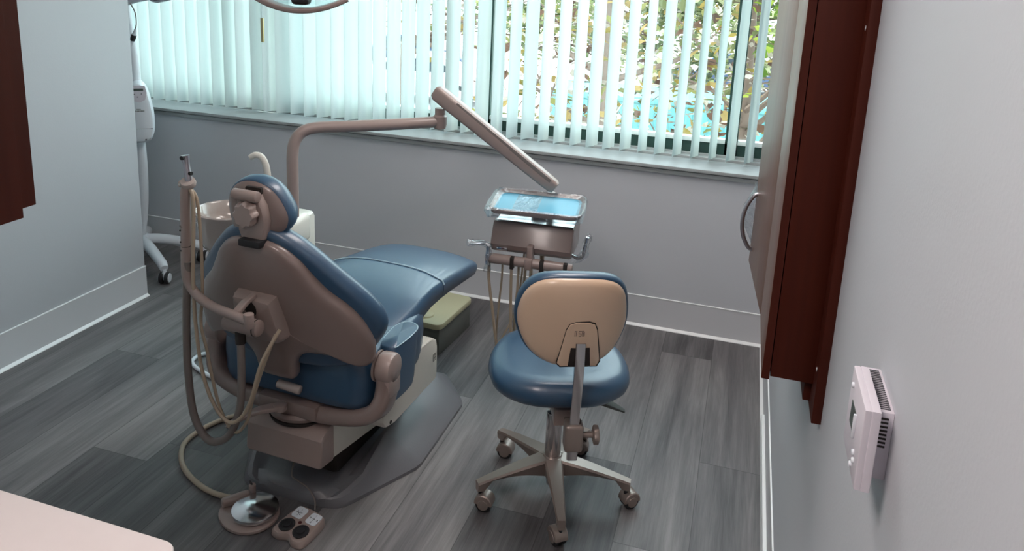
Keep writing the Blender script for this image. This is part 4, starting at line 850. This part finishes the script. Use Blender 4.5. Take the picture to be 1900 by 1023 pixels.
# ================================================================== OVERHEAD OPERATING LIGHT
ol = thing('operating_light', 'overhead dental operating light with a crescent frame, at the top edge above the chair', 'operating light', loc=(-1.40, 2.22, 1.46))
oc = V((-1.405, 2.22, 1.50))
dx = V((0.955, 0.297, 0)).normalized(); dyv = V((-0.297, 0.955, 0)).normalized()
b = B(); arc = [oc + dx*(0.150*t) + V((0, 0, -0.048 + 0.042*t*t + (0.0 if abs(t) < .9 else 0.0))) - dyv*(0.02*(1-t*t)) for t in [-1+2*i/24 for i in range(25)]]
sweep(b, arc, rrect(0.055, 0.016, 0.005), smooth=False); obj('bezel', b, M['shell'], ol)
b = B(); P1 = [oc + dx*(0.150*t) + V((0, 0, 0.075-0.03*t*t)) for t in [-1+2*i/24 for i in range(25)]]
sweep(b, P1, rrect(0.055, 0.016, 0.005), smooth=False)
for s in (-1, 1): cyl(b, oc+dx*0.148*s+V((0, 0, -0.008)), oc+dx*0.148*s+V((0, 0, 0.048)), 0.010, n=12)
obj('upper_bezel', b, M['shell'], ol)
b = B(); box(b, oc+V((0, 0.0, -0.006)), (0.060, 0.05, 0.050), Matrix.Rotation(R(17.3), 3, 'Z'), 0.014, 3); obj('lamp_socket', b, M['dark'], ol)
b = B()
loft(b, [[oc + dx*(0.135*t)*(1-0.12*k) + dyv*(0.02+0.05*(1-t*t)) + V((0, 0, z - (0.010 if k == 0 else 0)*(1-t*t))) for t in [-1+2*i/20 for i in range(21)]] for k, z in ((0, -0.030), (1, 0.01), (1, 0.05), (0, 0.07))], cap=False)
obj('reflector', b, M['visor'], ol)
b = B(); sweep(b, [oc+V((0, 0, 0.02)), oc+V((0, 0.03, 0.11)), oc+V((-0.02, 0.04, 0.20))], rrect(0.05, 0.04, 0.01)); tube(b, [oc+V((-0.02, 0.04, 0.18)), oc+V((-0.03, 0.04, 0.60)), oc+V((-0.03, 0.04, ZC-1.50))], 0.018, 16, 4); obj('drop_arm', b, M['shell2'], ol)
b = B(); lathe(b, [(0.10, 0), (0.10, -0.02), (0.03, -0.05)], oc+V((-0.03, 0.04, ZC-1.50)), n=32); obj('ceiling_mount', b, M['shell2'], ol)

# ================================================================== OUTSIDE THE WINDOW
GZ = -2.5
b = B(); bx(b, (-60, 4.2, GZ-0.2), (40, 90, GZ)); struct('ground', b, M['asphalt'])

def tree(name, label, x, y, H, crown, n, leaf, m, seed, sparse=0.0, group=None, nb=9):
    """crown = (rx, ry, z0, z1); trunk with branches and one crown of leaves"""
    rng = random.Random(seed); t = thing(name, label, 'tree', loc=(x, y, GZ), group=group)
    rx, ry, z0, z1 = crown
    b = B(); base = V((x, y, GZ)); lean = V((rng.uniform(-.2, .2), rng.uniform(-.1, .1), 0))
    tube(b, [base, base+lean*0.4+V((0, 0, (H-GZ)*0.35)), base+lean+V((0, 0, (H-GZ)*0.7)), base+lean*1.3+V((0, 0, H-GZ))], [H*0.0+0.13, 0.10, 0.065, 0.02], 10, 5); tk = obj('trunk', b, M['bark'], t)
    tips = []
    for i in range(nb):
        a = rng.uniform(0, 2*pi); z = z0 + (z1-z0)*rng.uniform(0.02, 0.7); o = base+lean*0.7; o = V((o.x, o.y, z))
        e = o + V((cos(a)*rx*rng.uniform(.55, .95), sin(a)*ry*rng.uniform(.55, .95), rng.uniform(0.1, 0.8)))
        mid = o.lerp(e, 0.5) + V((rng.uniform(-.2, .2), rng.uniform(-.2, .2), rng.uniform(-.15, .2)))
        b = B(); tube(b, [o, mid, e], [0.042, 0.024, 0.008], 7, 4)
        for k in range(4):
            s = mid.lerp(e, rng.uniform(0, .9)); q = s + V((rng.uniform(-.6, .6), rng.uniform(-.6, .6), rng.uniform(-.3, .6))); tube(b, [s, s.lerp(q, .5)+V((0, 0, .06)), q], [0.013, 0.009, 0.004], 5, 3); tips.append(q)
        tips.append(e); obj('branch', b, M['bark'], t)
    vs, fs = [], []
    cz = (z0+z1)/2; hz = (z1-z0)/2
    for i in range(n):
        if rng.random() < 0.55:
            q = rng.choice(tips); p = q + V((rng.gauss(0, .28), rng.gauss(0, .28), rng.gauss(0, .25)))
        else:
            while True:
                u = V((rng.uniform(-1, 1), rng.uniform(-1, 1), rng.uniform(-1, 1)))
                if 0.15 < u.length < 1: break
            p = V((x+u.x*rx, y+u.y*ry, cz+u.z*hz))
        s = leaf*rng.uniform(.6, 1.25); R3 = Matrix.Rotation(rng.uniform(0, 6.28), 3, 'Z') @ Matrix.Rotation(rng.uniform(-1.2, 1.2), 3, 'X') @ Matrix.Rotation(rng.uniform(0, 6.28), 3, 'Z')
        L0 = [V((0, -s*.55, 0)), V((s*.38, -s*.12, s*.06)), V((s*.22, s*.32, s*.04)), V((0, s*.6, -s*.04)), V((-s*.22, s*.32, s*.04)), V((-s*.38, -s*.12, s*.06))]
        k = len(vs); vs += [p + R3 @ q for q in L0]; fs += [(k, k+1, k+2, k+3), (k, k+3, k+4, k+5)]
    me = bpy.data.meshes.new('foliage'); mi = ROOT[t.name].inverted(); me.from_pydata([mi @ v for v in vs], [], fs); me.materials.append(m)
    o = bpy.data.objects.new('foliage', me); COL.objects.link(o); o.parent = t; ROOT[o.name] = ROOT[t.name]
    return t
tree('maple_tree', 'autumn tree with large brown and yellow leaves right outside the middle window pane', -1.25, 7.6, 3.2, (1.35, 1.1, -1.3, 3.0), 1900, 0.11, M['autumn'], 1, nb=12)
tree('maple_tree', 'thin autumn tree seen through the slats left of the dark window mullion', -4.4, 9.2, 3.6, (1.7, 1.2, 0.3, 3.4), 900, 0.11, M['autumn'], 2)
tree('maple_tree', 'bare-branched autumn tree in front of the turquoise container at the right', 0.05, 9.0, 2.6, (1.1, 0.9, -1.6, 0.9), 420, 0.12, M['autumn'], 7, nb=12)
tree('leafy_tree', 'bright yellow-green leafy tree at the right edge of the window', 0.95, 8.3, 3.2, (0.85, 0.9, 0.25, 3.2), 1500, 0.13, M['bright'], 3)
tree('shrub', 'low bright green shrub under the right edge of the window', 0.75, 8.0, -0.3, (0.5, 0.5, -1.9, -0.25), 700, 0.13, M['bright'], 9, nb=5)
for i, (x, y, lab) in enumerate([(-2.2, 17.5, 'olive green tree beyond the turquoise container, behind its left end'), (0.2, 18.5, 'olive green tree beyond the turquoise container, behind its right end'), (-5.6, 20, 'olive green tree far off, left of the turquoise container'), (-16.0, 23, 'olive green tree far off, seen through the left blind'), (-1.0, 33, 'tall olive green tree in the far background, behind the right window pane'), (-7.5, 35, 'tall olive green tree in the far background, behind the middle window pane')]):
    tree('olive_tree', lab, x, y, 4.5, (2.3, 1.8, -1.2+0.2*i, 5.2), 4200, 0.20, M['olive'], 20+i)
# low autumn hedge along the container
for i, (x, lab) in enumerate([(-2.3, 'low rust and yellow bush at the left foot of the turquoise container'), (-1.2, 'low rust and yellow bush at the middle of the turquoise container'), (-0.1, 'low rust and yellow bush at the right foot of the turquoise container')]):
    tree('autumn_bush', lab, x, 10.6, GZ+1.2, (0.75, 0.5, GZ+0.1, GZ+1.75), 650, 0.13, M['autumn'], 40+i, nb=5)
tc_ = thing('container', 'long turquoise metal container standing outside beyond the trees', 'container', loc=(-0.2, 12.6, GZ))
b = B(); bx(b, (-3.0, 12.0, GZ), (2.6, 13.2, -0.32), 0.02); obj('body', b, M['teal'], tc_)
for i in range(24):
    b = B(); bx(b, (-2.95+0.235*i, 11.97, GZ+0.1), (-2.95+0.235*i+0.10, 12.01, -0.40)); obj('rib', b, M['teal'], tc_)
b = B(); bx(b, (-3.03, 11.96, -0.38), (2.63, 13.24, -0.28), 0.01); obj('top_rail', b, M['teal'], tc_)

def car(x, y, rz, m, lab):
    F_ = Matrix.Translation((x, y, GZ)) @ Matrix.Rotation(rz, 4, 'Z'); t = thing('car', lab, 'car', F_)
    b = B(); pr = [(-2.2, .35), (-2.25, .7), (-2.1, .85), (-1.25, .95), (1.45, .98), (2.15, .88), (2.25, .6), (2.2, .35)]
    prism(b, pr, lambda a, z: (a, -.88, z), lambda a, z: (a, .88, z), 0.10, (0, .65)); bo_ = obj('body', b, m, t, F_)
    b = B(); pr = [(-1.35, .93), (-.65, 1.42), (.75, 1.44), (1.55, .95)]
    prism(b, pr, lambda a, z: (a, -.74, z), lambda a, z: (a, .74, z), 0.06, (0.1, 1.15)); obj('cabin', b, m, t, F_)
    for s in (-1, 1):
        b = B(); prism(b, [(-1.12, .98), (-.58, 1.35), (.70, 1.37), (1.28, .99)], lambda a, z: (a, s*.735, z), lambda a, z: (a, s*.745, z)); obj('side_window', b, M['carg'], t, F_)
        for wx in (-1.38, 1.42):
            b = B(); cyl(b, (wx, s*.70, .32), (wx, s*.90, .32), .32, n=28, bev=.03); wh = obj('wheel', b, M['dark'], t, F_)
            b = B(); cyl(b, (wx, s*.895, .32), (wx, s*.91, .32), .19, n=20); obj('rim', b, M['carw'], wh, F_)
car(-9.6, 21.5, R(12), M['carw'], 'silver car parked outside, nearest of the cars seen through the middle slats')
car(-12.6, 27.5, R(8), M['cardk'], 'dark blue car parked behind the silver one, seen through the middle slats')
car(-0.4, 29.0, R(3), M['cardk'], 'dark car parked far behind the turquoise container')
